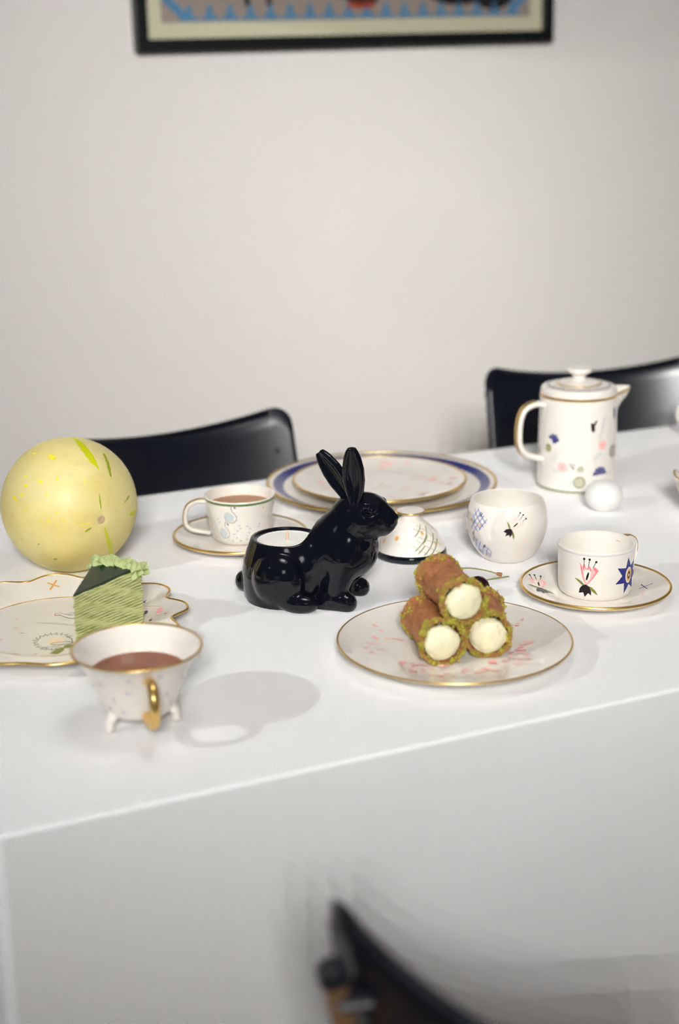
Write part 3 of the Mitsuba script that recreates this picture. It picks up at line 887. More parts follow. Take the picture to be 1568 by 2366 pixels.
def rabbit_sdf(p):
    x, y, z = p[..., 0], p[..., 1], p[..., 2]
    ay = np.abs(y)
    q = np.stack([x, ay, z], -1)
    # pot: barrel with a rounded profile
    rho = np.hypot(x - .011, y * 1.0)
    rz = np.interp(z, [-.01, 0, .006, .016, .028, .040, .052, .064, .08], [.034, .0375, .0415, .0440, .0442, .0422, .0385, .0338, .029])
    zr = .0625 + .10 * np.maximum(x - .028, 0)
    pot_ = np.maximum((rho - rz) * .96, z - zr)
    body = sd_cap(p, (.030, 0, .033), (.068, 0, .051), .034, .0265)
    chest = sd_ell(p, (.0800, 0, .0555), (.0250, .0275, .0265))
    dd = smin(pot_, smin(body, chest, .012), .010)
    neck = sd_cap(p, (.071, 0, .060), (.083, 0, .088), .0265, .0205)
    dd = smin(dd, neck, .016)
    back = sd_cap(p, (.045, 0, .050), (.066, 0, .075), .022, .018)
    dd = smin(dd, back, .012)
    # head
    head = sd_ell(p, (.0890, 0, .0930), (.0270, .0220, .0198))
    muz = sd_cap(p, (.098, 0, .0915), (.1130, 0, .0868), .0170, .0122)
    head = smin(head, muz, .010)
    head = smin(head, sd_ell(q, (.0915, .0125, .0855), (.0155, .0115, .0115)), .006)       # cheeks
    head = smin(head, sd_cap(p, (.094, 0, .079), (.1100, 0, .0790), .010, .0078), .007)      # jaw
    head = smin(head, sd_ell(q, (.1160, .0045, .0840), (.0070, .0060, .0064)), .004)       # lips
    eye_pit = sd_ell(q, (.1035, .0190, .0995), (.0068, .0050, .0042))
    head = -smin(-head, eye_pit, .003)
    head = np.minimum(head, sd_ell(q, (.1033, .0152, .0993), (.0042, .0034, .0030)))
    head = smin(head, sd_cap(q, (.0975, .0165, .1050), (.1085, .0120, .1030), .0026, .0022), .004)  # brow
    nose = sd_ell(p, (.1235, 0, .0905), (.0030, .0042, .0026))
    head = smin(head, nose, .003)
    dd = smin(dd, head, .007)
    # front legs and paws
    leg = sd_cap(q, (.0760, .0175, .047), (.0655, .0215, .010), .0158, .0110)
    dd = smin(dd, leg, .006)
    paw = sd_cap(q, (.0620, .0225, .0085), (.0800, .0235, .0072), .0108, .0102)
    dd = smin(dd, paw, .004)
    # haunch and rear foot
    hau = sd_ell(q, (.0145, .0340, .0290), (.0265, .0185, .0275))
    dd = smin(dd, hau, .0022)
    rf = sd_ell(q, (.0360, .0400, .0085), (.0200, .0105, .0100))
    dd = smin(dd, rf, .0050)
    skirt = np.maximum(sd_cap(p, (.012, 0, .004), (.046, 0, .004), .0415, .0300), z - .010)
    dd = smin(dd, skirt, .006)
    tail = sd_ell(p, (-.0335, 0, .0130), (.0095, .0105, .0105))
    dd = smin(dd, tail, .0035)
    # cavity for the wax, flat bottom
    cav = np.maximum(np.hypot(x - .0125, y) - .0302, .048 - z)
    dd = -smin(-dd, cav, .0022)
    return np.maximum(dd, -z)


rabbit = thing('rabbit_candle_holder', 'glossy black ceramic rabbit holding a white candle in its back', 'candle holder')
rm = surface_nets(rabbit_sdf, (-.052, -.062, -.004), (.136, .062, .122), .00105)
trimesh.smoothing.filter_taubin(rm, iterations=6)
rm.vertices[:, 2] = np.maximum(rm.vertices[:, 2], 0)
put('body', rb_world(rm), 'black_glaze', rabbit, smooth=True)


def ear(base, tip, half_w, face, thick=.0075):
    base, tip, face = (np.asarray(v, float) for v in (base, tip, face))
    ax = tip - base; L = np.linalg.norm(ax); ax /= L
    face = face - ax * (face @ ax); face /= np.linalg.norm(face)
    sd = np.cross(ax, face)

    def f(p):
        g = p - base
        t, u, w = g @ ax, g @ sd, g @ face
        s = np.clip(t / L, -.2, 1.1)
        hw = half_w * np.interp(s, [-.2, 0, .15, .40, .62, .82, .93, 1.0, 1.1], [.55, .62, .78, 1.0, .98, .78, .58, .36, .2])
        th_ = thick * np.interp(s, [-.2, 0, .3, .8, 1.0, 1.1], [1.0, .95, .82, .72, .55, .4])
        e = np.sqrt((u / hw) ** 2 + (w / th_) ** 2 + 1e-9)
        dd = (e - 1) * np.minimum(hw, th_)
        ends = np.sqrt(np.maximum(t - L * .93, 0) ** 2 + np.maximum(dd + .004, 0) ** 2) - .004
        dd = np.maximum(dd, t - L)
        dd = np.maximum(dd, -t - .006)
        # hollow of the ear
        hol = np.sqrt((u / (hw * .66)) ** 2 + ((w - th_ * 1.05) / (th_ * .95)) ** 2 + ((t - L * .50) / (L * .42)) ** 2 * .55)
        hol = (hol - 1) * th_ * .9
        return -smin(-dd, hol, .0025)
    lo = np.minimum(base, tip) - .022; hi = np.maximum(base, tip) + .022
    m = surface_nets(f, lo, hi, .0009)
    trimesh.smoothing.filter_taubin(m, iterations=10)
    return m


put('ear', rb_world(ear((.0870, -.0120, .1075), (.0850, -.0170, .1612), .0112, (-.05, -1, .10))), 'black_glaze', rabbit, smooth=True)
put('ear', rb_world(ear((.0765, .0080, .1045), (.0425, .0165, .1470), .0128, (-.30, -.85, -.15))), 'black_glaze', rabbit, smooth=True)
wax = put('wax', rb_world(move(lathe(dense([(0, .0470), (.0300, .0470), (.0301, .0595), (.0292, .0600), (.0270, .0594), (.015, .0591), (.002, .0594), (0, .0595)], .002), 96), .0125, 0, 0)), 'wax', rabbit, label='white candle wax')
put('wick', rb_world(sweep([(.0135, -.002, .0585), (.0136, -.002, .063), (.0133, -.0018, .0688)], .0009)), 'wick', wax, label='short wick')

# ------------------------------------------------------------------ scalloped plate and cake
SP = np.array([.3125, 1.3300]); SPR = .1175


def scal(a):
    calm = 1 - .7 * np.exp(-(np.angle(np.exp(1j * (a - math.radians(-112)))) / .75) ** 4)
    return 1 + .030 + .018 * calm - .115 * calm * ((1 - np.cos(12 * (a - math.radians(76)))) / 2) ** 1.5


def sp_mod(r, z, a):
    w = np.clip((r - .070) / (SPR - .070), 0, 1) ** 1.5
    return r * (1 + (scal(a) - 1) * w), np.full_like(a, z)


sp = thing('scalloped_plate', 'white scalloped plate with gold edge, flowers and a swan, under the green cake slice', 'plate')
sp_prof = [(0, .0022), (.060, .0022), (.064, 0), (.0675, 0), (.072, .003), (.085, .0070), (SPR * .97, .0136), (SPR, .0156), (SPR - .0010, .0168), (SPR * .955, .0158), (.086, .0098), (.076, .0068), (.060, .0060), (0, .0060)]
SPD = dense(sp_prof, .003)
put('dish', move(lathe(SPD, 288, mod=sp_mod), SP[0], SP[1], T), WHITE, sp)
put('gold_rim', move(lathe(torus_profile(SPR - .0004, .0165, .0013), 288, mod=lambda r, z, a: (r * scal(a), np.full_like(a, z))), SP[0], SP[1], T), 'gold', sp, smooth=True, label='gold scalloped edge')
kk = int(np.argmax(SPD[:, 0])); SPT = SPD[kk:]
rg = np.linspace(.0775, .0784, 4)
o = np.argsort(SPT[:, 0])
put('gold_ring', move(lathe(np.stack([rg, np.interp(rg, SPT[o, 0], SPT[o, 1]) + .0002], -1), 160), SP[0], SP[1], T), 'gold', sp, smooth=True, label='thin gold ring around the well')

cake = thing('crepe_cake', 'slice of green layered crepe cake with dark glaze on the scalloped plate', 'cake')
TIP = np.array([.3115, 1.2615]); RT = np.array([.3845, 1.2885]); LT = np.array([.3505, 1.3276])
CZ, CH = T + .0066, .0485
rng = np.random.default_rng(7)
tipc = TIP + 0
rad = .0785
a_r, a_l = math.atan2(*(RT - TIP)[::-1]), math.atan2(*(LT - TIP)[::-1])
NL = 22
for i in range(NL):
    z0 = CZ + CH * i / NL; z1 = CZ + CH * (i + 1) / NL - .00030
    jit = rng.uniform(-.0009, .0006, 3)
    aa = np.linspace(a_r, a_l, 12)
    rr = rad + jit[0] - .002 * (i > NL - 4) + .0012 * np.sin(aa * 40 + i)
    side_r = np.linspace(0, 1, 14)
    nr = np.array([math.sin(a_r), -math.cos(a_r)]); nl = np.array([-math.sin(a_l), math.cos(a_l)])
    base_ = TIP + (np.array([math.cos((a_r + a_l) / 2), math.sin((a_r + a_l) / 2)])) * (jit[1] * 1.2 + .0009)
    pr = [base_ + (TIP + rad * np.array([math.cos(a_r), math.sin(a_r)]) - base_) * t + nr * (jit[2] * .6 + .00045 * math.sin(t * 23 + i * 1.7)) for t in side_r[:-1]]
    arc = [TIP + r_ * np.array([math.cos(a_), math.sin(a_)]) for r_, a_ in zip(rr, aa)]
    plx = [base_ + (arc[-1] - base_) * t for t in side_r[1:-1][::-1]]
    poly = np.array(pr + arc + plx)
    n = len(poly)
    sag = lambda P: .0012 * np.sin(P[:, 0] * 160 + i * .9) * .5 + .0018 * np.sin(P[:, 1] * 60 + 1)
    cen = poly.mean(0)
    shr = cen + (poly - cen) * .985
    lift = lambda P, z: CZ + (z - CZ) * (1 + .20 * np.hypot(P[:, 0] - TIP[0], P[:, 1] - TIP[1]) / rad) + sag(P) * min(1, i / 4)
    rings = [np.column_stack([shr, lift(poly, z0)]), np.column_stack([poly, lift(poly, (z0 + z1) / 2)]), np.column_stack([shr, lift(poly, z1)])]
    V = np.vstack(rings + [[[*cen, rings[0][:, 2].mean()]], [[*cen, rings[2][:, 2].mean()]]])
    ii = np.arange(n); jj = (ii + 1) % n
    F = []
    for k in range(2):
        F += [np.stack([ii + k * n, jj + k * n, jj + (k + 1) * n], -1), np.stack([ii + k * n, jj + (k + 1) * n, ii + (k + 1) * n], -1)]
    F += [np.stack([np.full(n, 3 * n), jj, ii], -1), np.stack([np.full(n, 3 * n + 1), ii + 2 * n, jj + 2 * n], -1)]
    put('crepe_layer', trimesh.Trimesh(V, np.vstack(F), process=False), 'crepe', cake, smooth=40)
# dark glaze on top
gl = [TIP + np.array([math.cos((a_r + a_l) / 2), math.sin((a_r + a_l) / 2)]) * .0015]
gl += [TIP + (rad - .004) * np.array([math.cos(a_), math.sin(a_)]) for a_ in np.linspace(a_r + .01, a_l - .01, 14)]
gp = Polygon(gl)
gm = trimesh.creation.extrude_polygon(gp, .0022, engine='earcut')
gm.apply_translation((0, 0, CZ + CH - .0002))
gm.vertices[:, 2] += CH * .20 * np.hypot(gm.vertices[:, 0] - TIP[0], gm.vertices[:, 1] - TIP[1]) / rad
gm.vertices[:, 2] += .0012 * np.sin(gm.vertices[:, 0] * 160 + 22) * .5 + .0018 * np.sin(gm.vertices[:, 1] * 60 + 1)
put('glaze', gm, 'matcha_glaze', cake, smooth=30, label='dark green glaze on top')
# ruffled crepe edges folded over the rim of the slice
ruf = []
for i in range(46):
    a_ = a_r - .02 + (a_l - a_r + .04) * rng.random()
    r0 = rad + rng.uniform(-.011, .003)
    z = CZ + CH * 1.20 + rng.uniform(-.005, .0050) - max(0, r0 - rad) * 1.0
    nn = 12
    t = np.linspace(-1, 1, nn)
    ln = rng.uniform(.005, .010)
    tang = np.array([-math.sin(a_), math.cos(a_)])
    ctr = TIP + r0 * np.array([math.cos(a_), math.sin(a_)])
    ph = rng.uniform(0, 6)
    P3 = np.column_stack([ctr + tang * (t * ln)[:, None] + np.outer(np.sin(t * 3 + ph) * .0022, [math.cos(a_), math.sin(a_)]), z + .0016 * np.cos(t * 4 + ph) - .002 * t * t])
    ruf.append(sweep(P3, rng.uniform(.0022, .0036), rng.uniform(.0006, .0011), n=8, side=(math.cos(a_) * .6, math.sin(a_) * .6, rng.uniform(.3, 1))))
key = put('ruffle', join(ruf), 'crepe_ruffle', cake, smooth=40, label='pale green ruffled crepe edges')
labels[key]['kind'] = 'stuff'

# ------------------------------------------------------------------ cannoli and cherries
def cannolo(label, front, back, seed, roll=0.0, r=.0183):
    k = thing('cannolo', label, 'cannolo', None)
    front, back = np.asarray(front, float), np.asarray(back, float)
    ax = back - front; L = np.linalg.norm(ax); ax /= L
    s = np.cross(ax, [0, 0, 1]); s /= np.linalg.norm(s); u = np.cross(s, ax)
    rng = np.random.default_rng(seed)
    n, m = 64, 40
    a = np.arange(n) * 2 * np.pi / n

    def rad_(t, a):
        P = np.stack([np.cos(a) * 2.2 + seed, np.sin(a) * 2.2, np.full_like(a, t * 3)], -1)
        fl = .0032 * (np.exp(-t / .10) + np.exp(-(1 - t) / .10))
        return r + fl + .0022 * (meshkit.fbm(P, 3, seed=seed) - .5) + .0009 * (meshkit.noise(P * 6, seed) - .5) + .0016 * np.clip(np.cos(a - roll) - .90, 0, 1) * 10
    def at(t, a, rr):
        return front + ax * (t * L) + (np.cos(a) * rr)[:, None] * s + (np.sin(a) * rr)[:, None] * u
    rings = []
    for t in np.linspace(0, 1, m):
        rings.append(at(t, a, rad_(t, a)))
    for t in np.linspace(1, 0, m):
        rings.append(at(t, a, rad_(t, a) - .0024))
    V = np.vstack(rings)
    i = np.arange(n); j = (i + 1) % n
    F = []
    R_ = len(rings)
    for q in range(R_):
        p_, q_ = q * n, ((q + 1) % R_) * n
        F += [np.stack([i + p_, j + p_, j + q_], -1), np.stack([i + p_, j + q_, i + q_], -1)]
    sh = trimesh.Trimesh(V, np.vstack(F), process=False)
    if sh.volume < 0:
        sh.invert()
    put('shell', sh, 'shell', k, smooth=50, label='brown fried pastry shell')
    # ricotta bulging out of both ends
    for sgn, t0 in ((-1, 0.0), (1, 1.0)):
        cen = front + ax * (t0 * L)
        b = trimesh.creation.icosphere(4, 1.0)
        d = b.vertices
        lump = 1 + .34 * (meshkit.fbm(d * 1.5 + seed + 3 * t0, 3, seed=seed + 5) - .5)
        loc = d * lump[:, None] * [.0162 if sgn < 0 else .0140, .0162 if sgn < 0 else .0140, .0080]
        b.vertices = cen + ax * (-sgn * .0020) * 1.0 + loc[:, :1] * s + loc[:, 1:2] * u + loc[:, 2:] * ax
        put('ricotta_filling', b, 'ricotta', k, smooth=True, label='cream coloured filling')
    # pistachio crumbs around both mouths
    bits = []
    proto = trimesh.creation.icosphere(0, 1.0)
    for t_c, cnt in ((0.0, 560), (1.0, 300)):
        for _ in range(cnt):
            a_ = rng.uniform(0, 2 * np.pi)
            inner = rng.random() < .40
            depth = abs(rng.normal(0, .085)) if not inner else rng.uniform(-.02, .02)
            t = depth if t_c == 0 else 1 - depth
            rr = float(rad_(np.clip(t, 0, 1), np.array([a_]))[0]) + rng.uniform(-.0006, .0010)
            if inner:
                rr -= rng.uniform(0, .0042)
            c = at(t, np.array([a_]), np.array([rr]))[0]
            sz = rng.uniform(.0007, .0018)
            q = proto.vertices * (sz * rng.uniform(.6, 1.2, 3)) @ trimesh.transformations.random_rotation_matrix(rng.random(3))[:3, :3]
            bits.append((q + c, proto.faces))
    nv = len(proto.vertices)
    V = np.vstack([b[0] for b in bits]); F = np.vstack([b[1] + nv * i for i, b in enumerate(bits)])
    V[:, 2] = np.maximum(V[:, 2], T + .0062)
    key = put('pistachio_crumbs', trimesh.Trimesh(V, F, process=False), 'crumbs', k, smooth=False, label='chopped green pistachio at the ends')
    labels[key]['kind'] = 'stuff'
    return k


CP = T + .0056 + .0208
cannolo('bottom left cannolo of the pile, white cream and pistachio ends', (.5905, 1.0830, CP), (.6060, 1.1480, CP), 3, roll=2.0)
cannolo('bottom right cannolo of the pile, tilted cream end', (.6345, 1.0810, CP), (.6620, 1.1400, CP), 8, roll=1.2)
cannolo('cannolo lying on top of the other two', (.6100, 1.0800, CP + .0360), (.6210, 1.1480, CP + .0368), 13, roll=2.6)


def cherry(label, c, r, stem, tip=None):
    k = thing('cherry', label, 'cherry', None)
    c = np.asarray(c, float)
    prof = [(0, -.92), (.35, -.90), (.75, -.66), (.98, -.1), (.94, .40), (.68, .80), (.36, .90), (.12, .82), (0, .74)]
    m = lathe(dense(np.array(prof) * r, .001), 48)
    st = np.asarray(stem, float)
    up = st[1] - c; up /= np.linalg.norm(up)
    b = trimesh.geometry.align_vectors([0, 0, 1], up)
    m.apply_transform(b); m.apply_translation(c)
    m.vertices[:, 2] += T - m.vertices[:, 2].min()
    put('fruit', m, 'cherry_skin', k, smooth=True)
    put('stem', sweep(st, .00075, step=.003), 'cherry_stem', k, label='thin green stem')
    if tip is not None:
        put('stem_tip', sweep([st[-1] - (st[-1] - st[-2]) * .1, st[-1], st[-1] + (st[-1] - st[-2]) / np.linalg.norm(st[-1] - st[-2]) * .004], [.0012, .0019, .0021], step=.001), 'stem_tip', k)


cherry('dark red cherry behind the cannoli, its straight stem pointing right', (.7100, 1.2310, T + .0118), .0118, [(.7110, 1.2325, T + .0135), (.7190, 1.2370, T + .0155), (.7390, 1.2420, T + .0138), (.7545, 1.2457, T + .0120)])
cherry('dark cherry hidden behind the top cannolo, only its curved stem showing', (.6920, 1.2700, T + .0115), .0125, [(.6935, 1.2700, T + .0150), (.7060, 1.2735, T + .0185), (.7234, 1.2720, T + .0178), (.7360, 1.2620, T + .0165), (.7459, 1.2526, T + .0140)], tip=1)

# ------------------------------------------------------------------ painted decoration
PINK, PINK_D, PINK_L = srgb(247, 178, 176), srgb(236, 125, 130), srgb(246, 205, 200)
INK, NAVY, BLUE, DASH = srgb(24, 20, 26), srgb(30, 38, 118), srgb(84, 108, 186), srgb(112, 142, 178)
OLIVE, GREEN, TAN, GREY = srgb(122, 124, 62), srgb(96, 112, 44), srgb(214, 160, 84), srgb(118, 112, 108)
CREAM, MIST, PLUM = srgb(236, 224, 210), srgb(192, 199, 200), srgb(92, 82, 130)


def bell_flower(petal=PINK, deep=PINK_D):
    """Bell-shaped blossom, upright, base of the petals at the origin, about 38 units tall."""
    outer = Polygon([(0, 0), (-3.2, 5), (-6.5, 13), (-9.5, 23), (-6.2, 18.5), (-4, 21.5), (-1.6, 17.6), (1.0, 21.5), (3.4, 17.4), (6.2, 21), (10.5, 17.5), (6.2, 9), (2.6, 3)])
    inner = Polygon([(0, 3), (-3.2, 9), (-4.2, 15), (-2, 17), (1.2, 17), (3.6, 14.5), (2.8, 8)])
    out = [(outer, deep), (affinity.scale(outer, .74, .86, origin=(0, 4)), petal), (inner, CREAM), (oval(.3, 10, 1.0, 4.6, -8), INK)]
    for x0, x1, y1 in ((-4.5, -5.2, 27.5), (0, .2, 28), (4.6, 6.8, 26.5)):
        out += [(stroke([(x0, 20), (x1, y1)], .55), INK), (oval(x1, y1, 1.15, 1.15), INK)]
    out += [(Polygon([(-1, .6), (-5, 3.6), (-9, 5), (-13, 5.2), (-9, 3), (-4.5, .2)]), OLIVE), (Polygon([(1, .4), (6, -.6), (10, -3.5), (13, -8), (8.2, -5.6), (4, -2.6)]), OLIVE)]
    out += [(Polygon([(-3.5, -.2), (0, 1.4), (3.5, -.2), (6, -5), (6.4, -9.2), (3.4, -7), (.2, -12), (-1.6, -7.4), (-6.2, -9), (-5.8, -4)]), INK)]
    return out


def daisy(r, col, mid):
    return [(star(12, r, r * .84), col), (ringpoly(r * .52, r * .10), CREAM), (oval(0, 0, r * .16, r * .16), mid)]


def gear(r, col):
    return [(star(15, r, r * .74), col), (Point(0, 0).buffer(r * .62), CREAM), (ringpoly(r * .40, r * .13), col), (oval(0, 0, r * .17, r * .17), col)]


def fan(w, h_, col, n=5):
    out = []
    for i in range(n):
        a0, a1 = math.pi * (i + .08) / n, math.pi * (i + .92) / n
        pts = [(0, h_ * .1)] + [(w / 2 * math.cos(a) * (1 + .06 * math.cos(6 * k)), h_ * math.sin(a)) for k, a in enumerate(np.linspace(a0, a1, 4))]
        out.append((Polygon([(x, -y + h_) if False else (x, y) for x, y in pts]), col))
    return out


def swan(scale, flip=1):
    s_ = scale
    body = Polygon([(-9, 2), (-7.5, 6.5), (-3.5, 8.6), (1, 6.2), (4.6, 2.0), (3.6, -3.2), (-1, -5.2), (-6, -3.4)]).buffer(.6)
    neck = [(-8.6, 1.0), (-7, -3.4), (-2, -6.8), (4, -6.6), (8, -3), (8.6, 2), (5.8, 7), (2.4, 11), (1.2, 15), (2.6, 18.4), (5.2, 19), (6.6, 16.8), (5.2, 14.6)]
    inner = [(1.2, 15), (1.4, 10.5), (4.0, 6.5), (5.4, 3)]
    ws = [(body, MIST), (LineString(neck).buffer(.42), GREY), (Polygon([(6.2, 17.6), (9.4, 15.0), (6.0, 15.2)]), INK)]
    return place(ws, s=s_ * .001, sx=flip)


def crossx(r, w, col):
    return [(stroke([(-r, -r * .35), (r, r * .35)], w), col), (stroke([(-r * .3, r * .9), (r * .3, -r * .9)], w), col)]


def bud(r, col):
    return [(star(4, r, r * .34, rot=20), col)]


# mug
m_az = math.radians(-125)
mp = side_map(MUG_PROF, MUG['cx'], MUG['cy'], MUG['z0'], m_az, .0375)
U = lambda az, r=.0375, a0=m_az: (math.radians(az) - a0) * r
decal('painted_flower', place(bell_flower(), U(-138.3), .0168, .00098, -6), mp, mug, 'pink bell flower with black base')
stx = [(star(7, .0190, .0098, rot=97), NAVY), (oval(0, 0, .0052, .0082), CREAM), (oval(.0004, 0, .0040, .0064), TAN), (oval(.0004, 0, .0024, .0040), INK), (oval(.0002, 0, .0010, .0018), CREAM)]
decal('painted_star', place(stx, U(-66), .0240), mp, mug, 'blue star flower with an eye')
# right saucer
SAUCER_TOP = plate_top(.0734, .013)
sp_ = top_map(SAUCER_TOP, .8180, 1.1860, T)
decal('painted_flower', place(bell_flower(PINK_L, PINK), -.0505, .0200, .00125, -21, .75), sp_, saucer_right, 'pale pink bell flower')
decal('painted_cross', [(stroke([(.0406, -.0173), (.0541, -.0196)], .0012), PLUM), (stroke([(.0473, -.0114), (.0441, -.0252)], .0012), PLUM)], sp_, saucer_right, 'plum coloured cross')
decal('pink_line', [(stroke([(.0077, -.0470), (.0250, -.0420), (.0450, -.0200)], .0006), PINK), (stroke([(.0449, .0018), (.0600, -.004), (.0700, -.0040)], .0005), PINK_L), (stroke([(-.010, -.0475), (.0077, -.0470)], .0005), PINK_L)], sp_, saucer_right)

# swan cup
w_az = math.radians(-120)
wp = side_map(SWAN_PROF, SWAN['cx'], SWAN['cy'], SWAN['z0'], w_az, .0365)
V_ = lambda az: (math.radians(az) - w_az) * .0365
decal('painted_swan', place(swan(.78), V_(-127.5), .0345), wp, swan_cup, 'grey swan with curved neck')
decal('painted_swan', place(swan(.72), V_(-141), .0158), wp, swan_cup, 'grey swan with curved neck')
dashes = [(-113, 26, 1.6), (-99, 25, 1.5), (-123, 16, 1.6), (-152, 32, 1.0), (-75.4, 26, 1.3), (-175, 16.5, 1), (-111, 8.3, 1.7), (-96, 17.4, 1.6), (-116, 20, 1.5), (-94, 22, 1.5), (-111, 23, 1.4), (-118, 12, 1.3), (-149, 29, 1.2), (-154, 26, .9), (-78, 23, 1.2), (-126, 8, 1.3), (-100, 10, 1.6), (-135, 8.5, 1.2), (-145, 9.5, 1.2), (-168, 26, .9), (-170, 21, .9), (-172, 12, .9), (-84, 14, 1.5), (-100, 14, 1.3), (-163, 10, 1.0)]
decal('painted_ripples', [(oval(V_(a), z * .001, l * .0010, .00042, 6), DASH) for a, z, l in dashes], wp, swan_cup, 'short blue ripple strokes')
decal('painted_sprig', [(oval(V_(-69), .0440, .0007, .0016, 15), TAN), (stroke([(V_(-66), .036), (V_(-60), .027)], .0005), MIST), (stroke([(V_(-70), .034), (V_(-58), .031)], .0005), MIST), (oval(V_(-57), .024, .0016, .0022), PINK_L), (oval(V_(-54), .031, .0008, .0008), GREY)], wp, swan_cup)
decal('painted_petal', [(oval(V_(-172), .0235, .0018, .0025), PINK_L)], wp, swan_cup)

# sugar bowl
b_az = math.radians(-125)
bp = side_map(BW_PROF, BW['cx'], BW['cy'], T, b_az, .0425)
B_ = lambda az: (math.radians(az) - b_az) * .0425
decal('painted_flower', place(bell_flower(PINK_L, PINK_L), B_(-115.5), .0438, .00072, -42), bp, bowl, 'black based pink bell flower')


def lattice(cx, cy, w, h_, gap, rot, col, lw, clip):
    out = []
    for i in np.arange(-w, w + 1e-9, gap):
        for a in (rot, rot + 82):
            l = affinity.translate(affinity.rotate(LineString([(i, -h_), (i, h_)]), a, origin=(0, 0)), cx, cy).intersection(clip)
            if not l.is_empty and l.length > .002:
                out.append((l.buffer(lw / 2), col))
    return out


clipA = Polygon([(B_(-182), .052), (B_(-176), .0625), (B_(-164), .0600), (B_(-149), .0520), (B_(-158), .0420), (B_(-172), .0360), (B_(-182), .0400)])
clipB = Polygon([(B_(-180), .0330), (B_(-168), .0300), (B_(-150), .0210), (B_(-143), .0150), (B_(-152), .0090), (B_(-172), .0110), (B_(-182), .0220)])
decal('painted_lattice', lattice(B_(-165), .049, .03, .03, .0052, -35, BLUE, .00065, clipA) + lattice(B_(-162), .020, .03, .03, .0052, -35, BLUE, .00065, clipB), bp, bowl, 'blue lattice')
for a, z in ((-162, 56), (-174.2, 47), (-177, 34), (-157, 22), (-171.7, 14)):
    decal('painted_star', place(crossx(.0022, .0009, INK), B_(a), z * .001, rot=30), bp, bowl, 'small black cross')
for a, z in ((-184, 47.4), (-161.5, 45.2), (-174.5, 27.5), (-155.8, 12.5)):
    decal('painted_star', place(crossx(.0020, .0010, TAN), B_(a), z * .001, rot=60), bp, bowl, 'small tan cross')
decal('painted_petal', [(LineString([(B_(-100), .012), (B_(-104), .022), (B_(-96), .032), (B_(-88), .030), (B_(-80), .020), (B_(-84), .010)]).buffer(.0003), PINK_L), (LineString([(B_(-96), .014), (B_(-92), .024)]).buffer(.0003), PINK_L)], bp, bowl)

# domed lid
l_az = math.radians(-90)
LDS = LD_PROF[(LD_PROF[:, 1] > .006) & (LD_PROF[:, 1] < .042)]
lp = side_map(LDS, LD['cx'], LD['cy'], T, l_az, .030)
L_ = lambda az, z: ((math.radians(az) - l_az) * .030, z * .001)
lines = [((-77.3, 37.1), (-107.6, 27.3)), ((-61, 34.5), (-109.1, 14.1)), ((-75.5, 26.9), (-90.4, 20.8)), ((-54.1, 26.9), (-93.5, 9.2)), ((-51.6, 21.3), (-79.7, 9.0)), ((-90, 18), (-104, 11.5))]
lat = [(stroke([L_(*a), L_(*b)], .0008), GREEN) for a, b in lines]
lat += [(stroke([L_(*a), L_(*b)], .00045), srgb(170, 170, 140)) for a, b in [((-110.3, 34.1), (-87.8, 30.9)), ((-95.3, 37), (-67.7, 29.6)), ((-116.3, 20.2), (-86.1, 9)), ((-104.5, 23.8), (-65.4, 9.6)), ((-66.4, 28.4), (-51.7, 13.7)), ((-100, 27), (-60, 18))]]
decal('painted_lattice', lat, lp, lid, 'thin green lattice')
for a, z, r_ in ((-179, 19.6, .0030), (-148.6, 24.9, .0034), (-178, 31, .0026), (-86, 29.8, .0030), (-62.5, 18, .0030)):
    decal('painted_star', place(bud(r_, TAN), *L_(a, z)) + place(bud(r_ * .9, TAN), *L_(a, z), rot=45), lp, lid, 'small tan cross')

# coffee pot
p_az = math.radians(-124)
pp = side_map(PT_PROF[(PT_PROF[:, 1] > .004)], PT['cx'], PT['cy'], T, p_az, .048)
K_ = lambda az: (math.radians(az) - p_az) * .048
f_ = lambda sh, az, z, **k: place(sh, K_(az), z * .001, **k)
decal('painted_blue_flower', f_(fan(.0150, .0082, NAVY, 4), -160, 66.5, rot=-10) + f_([(star(7, .0042, .0026), NAVY)], -158, 66), pp, pot, 'dark blue ruffled flower')
decal('painted_green_flower', f_([(star(9, .0056, .0042), OLIVE), (oval(0, 0, .0018, .0024), srgb(190, 190, 140))], -169.5, 56), pp, pot, 'olive green flower')
decal('painted_pink_flower', f_(daisy(.0066, PINK, GREY), -144.1, 34.8), pp, pot, 'round pink flower')
decal('painted_pink_flower', f_(daisy(.0064, PINK, GREY), -84.3, 61.5), pp, pot, 'round pink flower')
decal('painted_gear_flower', f_(gear(.0084, GREEN), -119, 16.8), pp, pot, 'toothed green flower')
decal('painted_gear_flower', f_(gear(.0040, GREEN), -117.7, 33.4), pp, pot, 'small toothed green flower')
decal('painted_blue_fan', f_(fan(.0190, .0105, NAVY, 5), -87.4, 24.5, rot=2), pp, pot, 'dark blue fan flower')
decal('painted_black_leaf', f_([(oval(-.0012, -.0015, .0026, .0058, 8), INK), (oval(.0016, .0036, .0014, .0042, -28), INK), (oval(-.0030, .0016, .0012, .0030, 10), INK)], -99.5, 86), pp, pot, 'small black leaf')
decal('painted_black_flower', f_(gear(.0085, INK), -60.6, 51), pp, pot, 'toothed black flower')
decal('painted_blue_leaf', f_([(oval(0, 0, .0030, .0075), NAVY), (stroke([(0, -.008), (-.001, -.014)], .0008), NAVY)], -56.5, 97.8), pp, pot, 'dark blue leaf')
decal('painted_black_leaf', f_([(oval(0, 0, .0024, .0050), INK)], 164, 48), pp, pot)
st_ = []
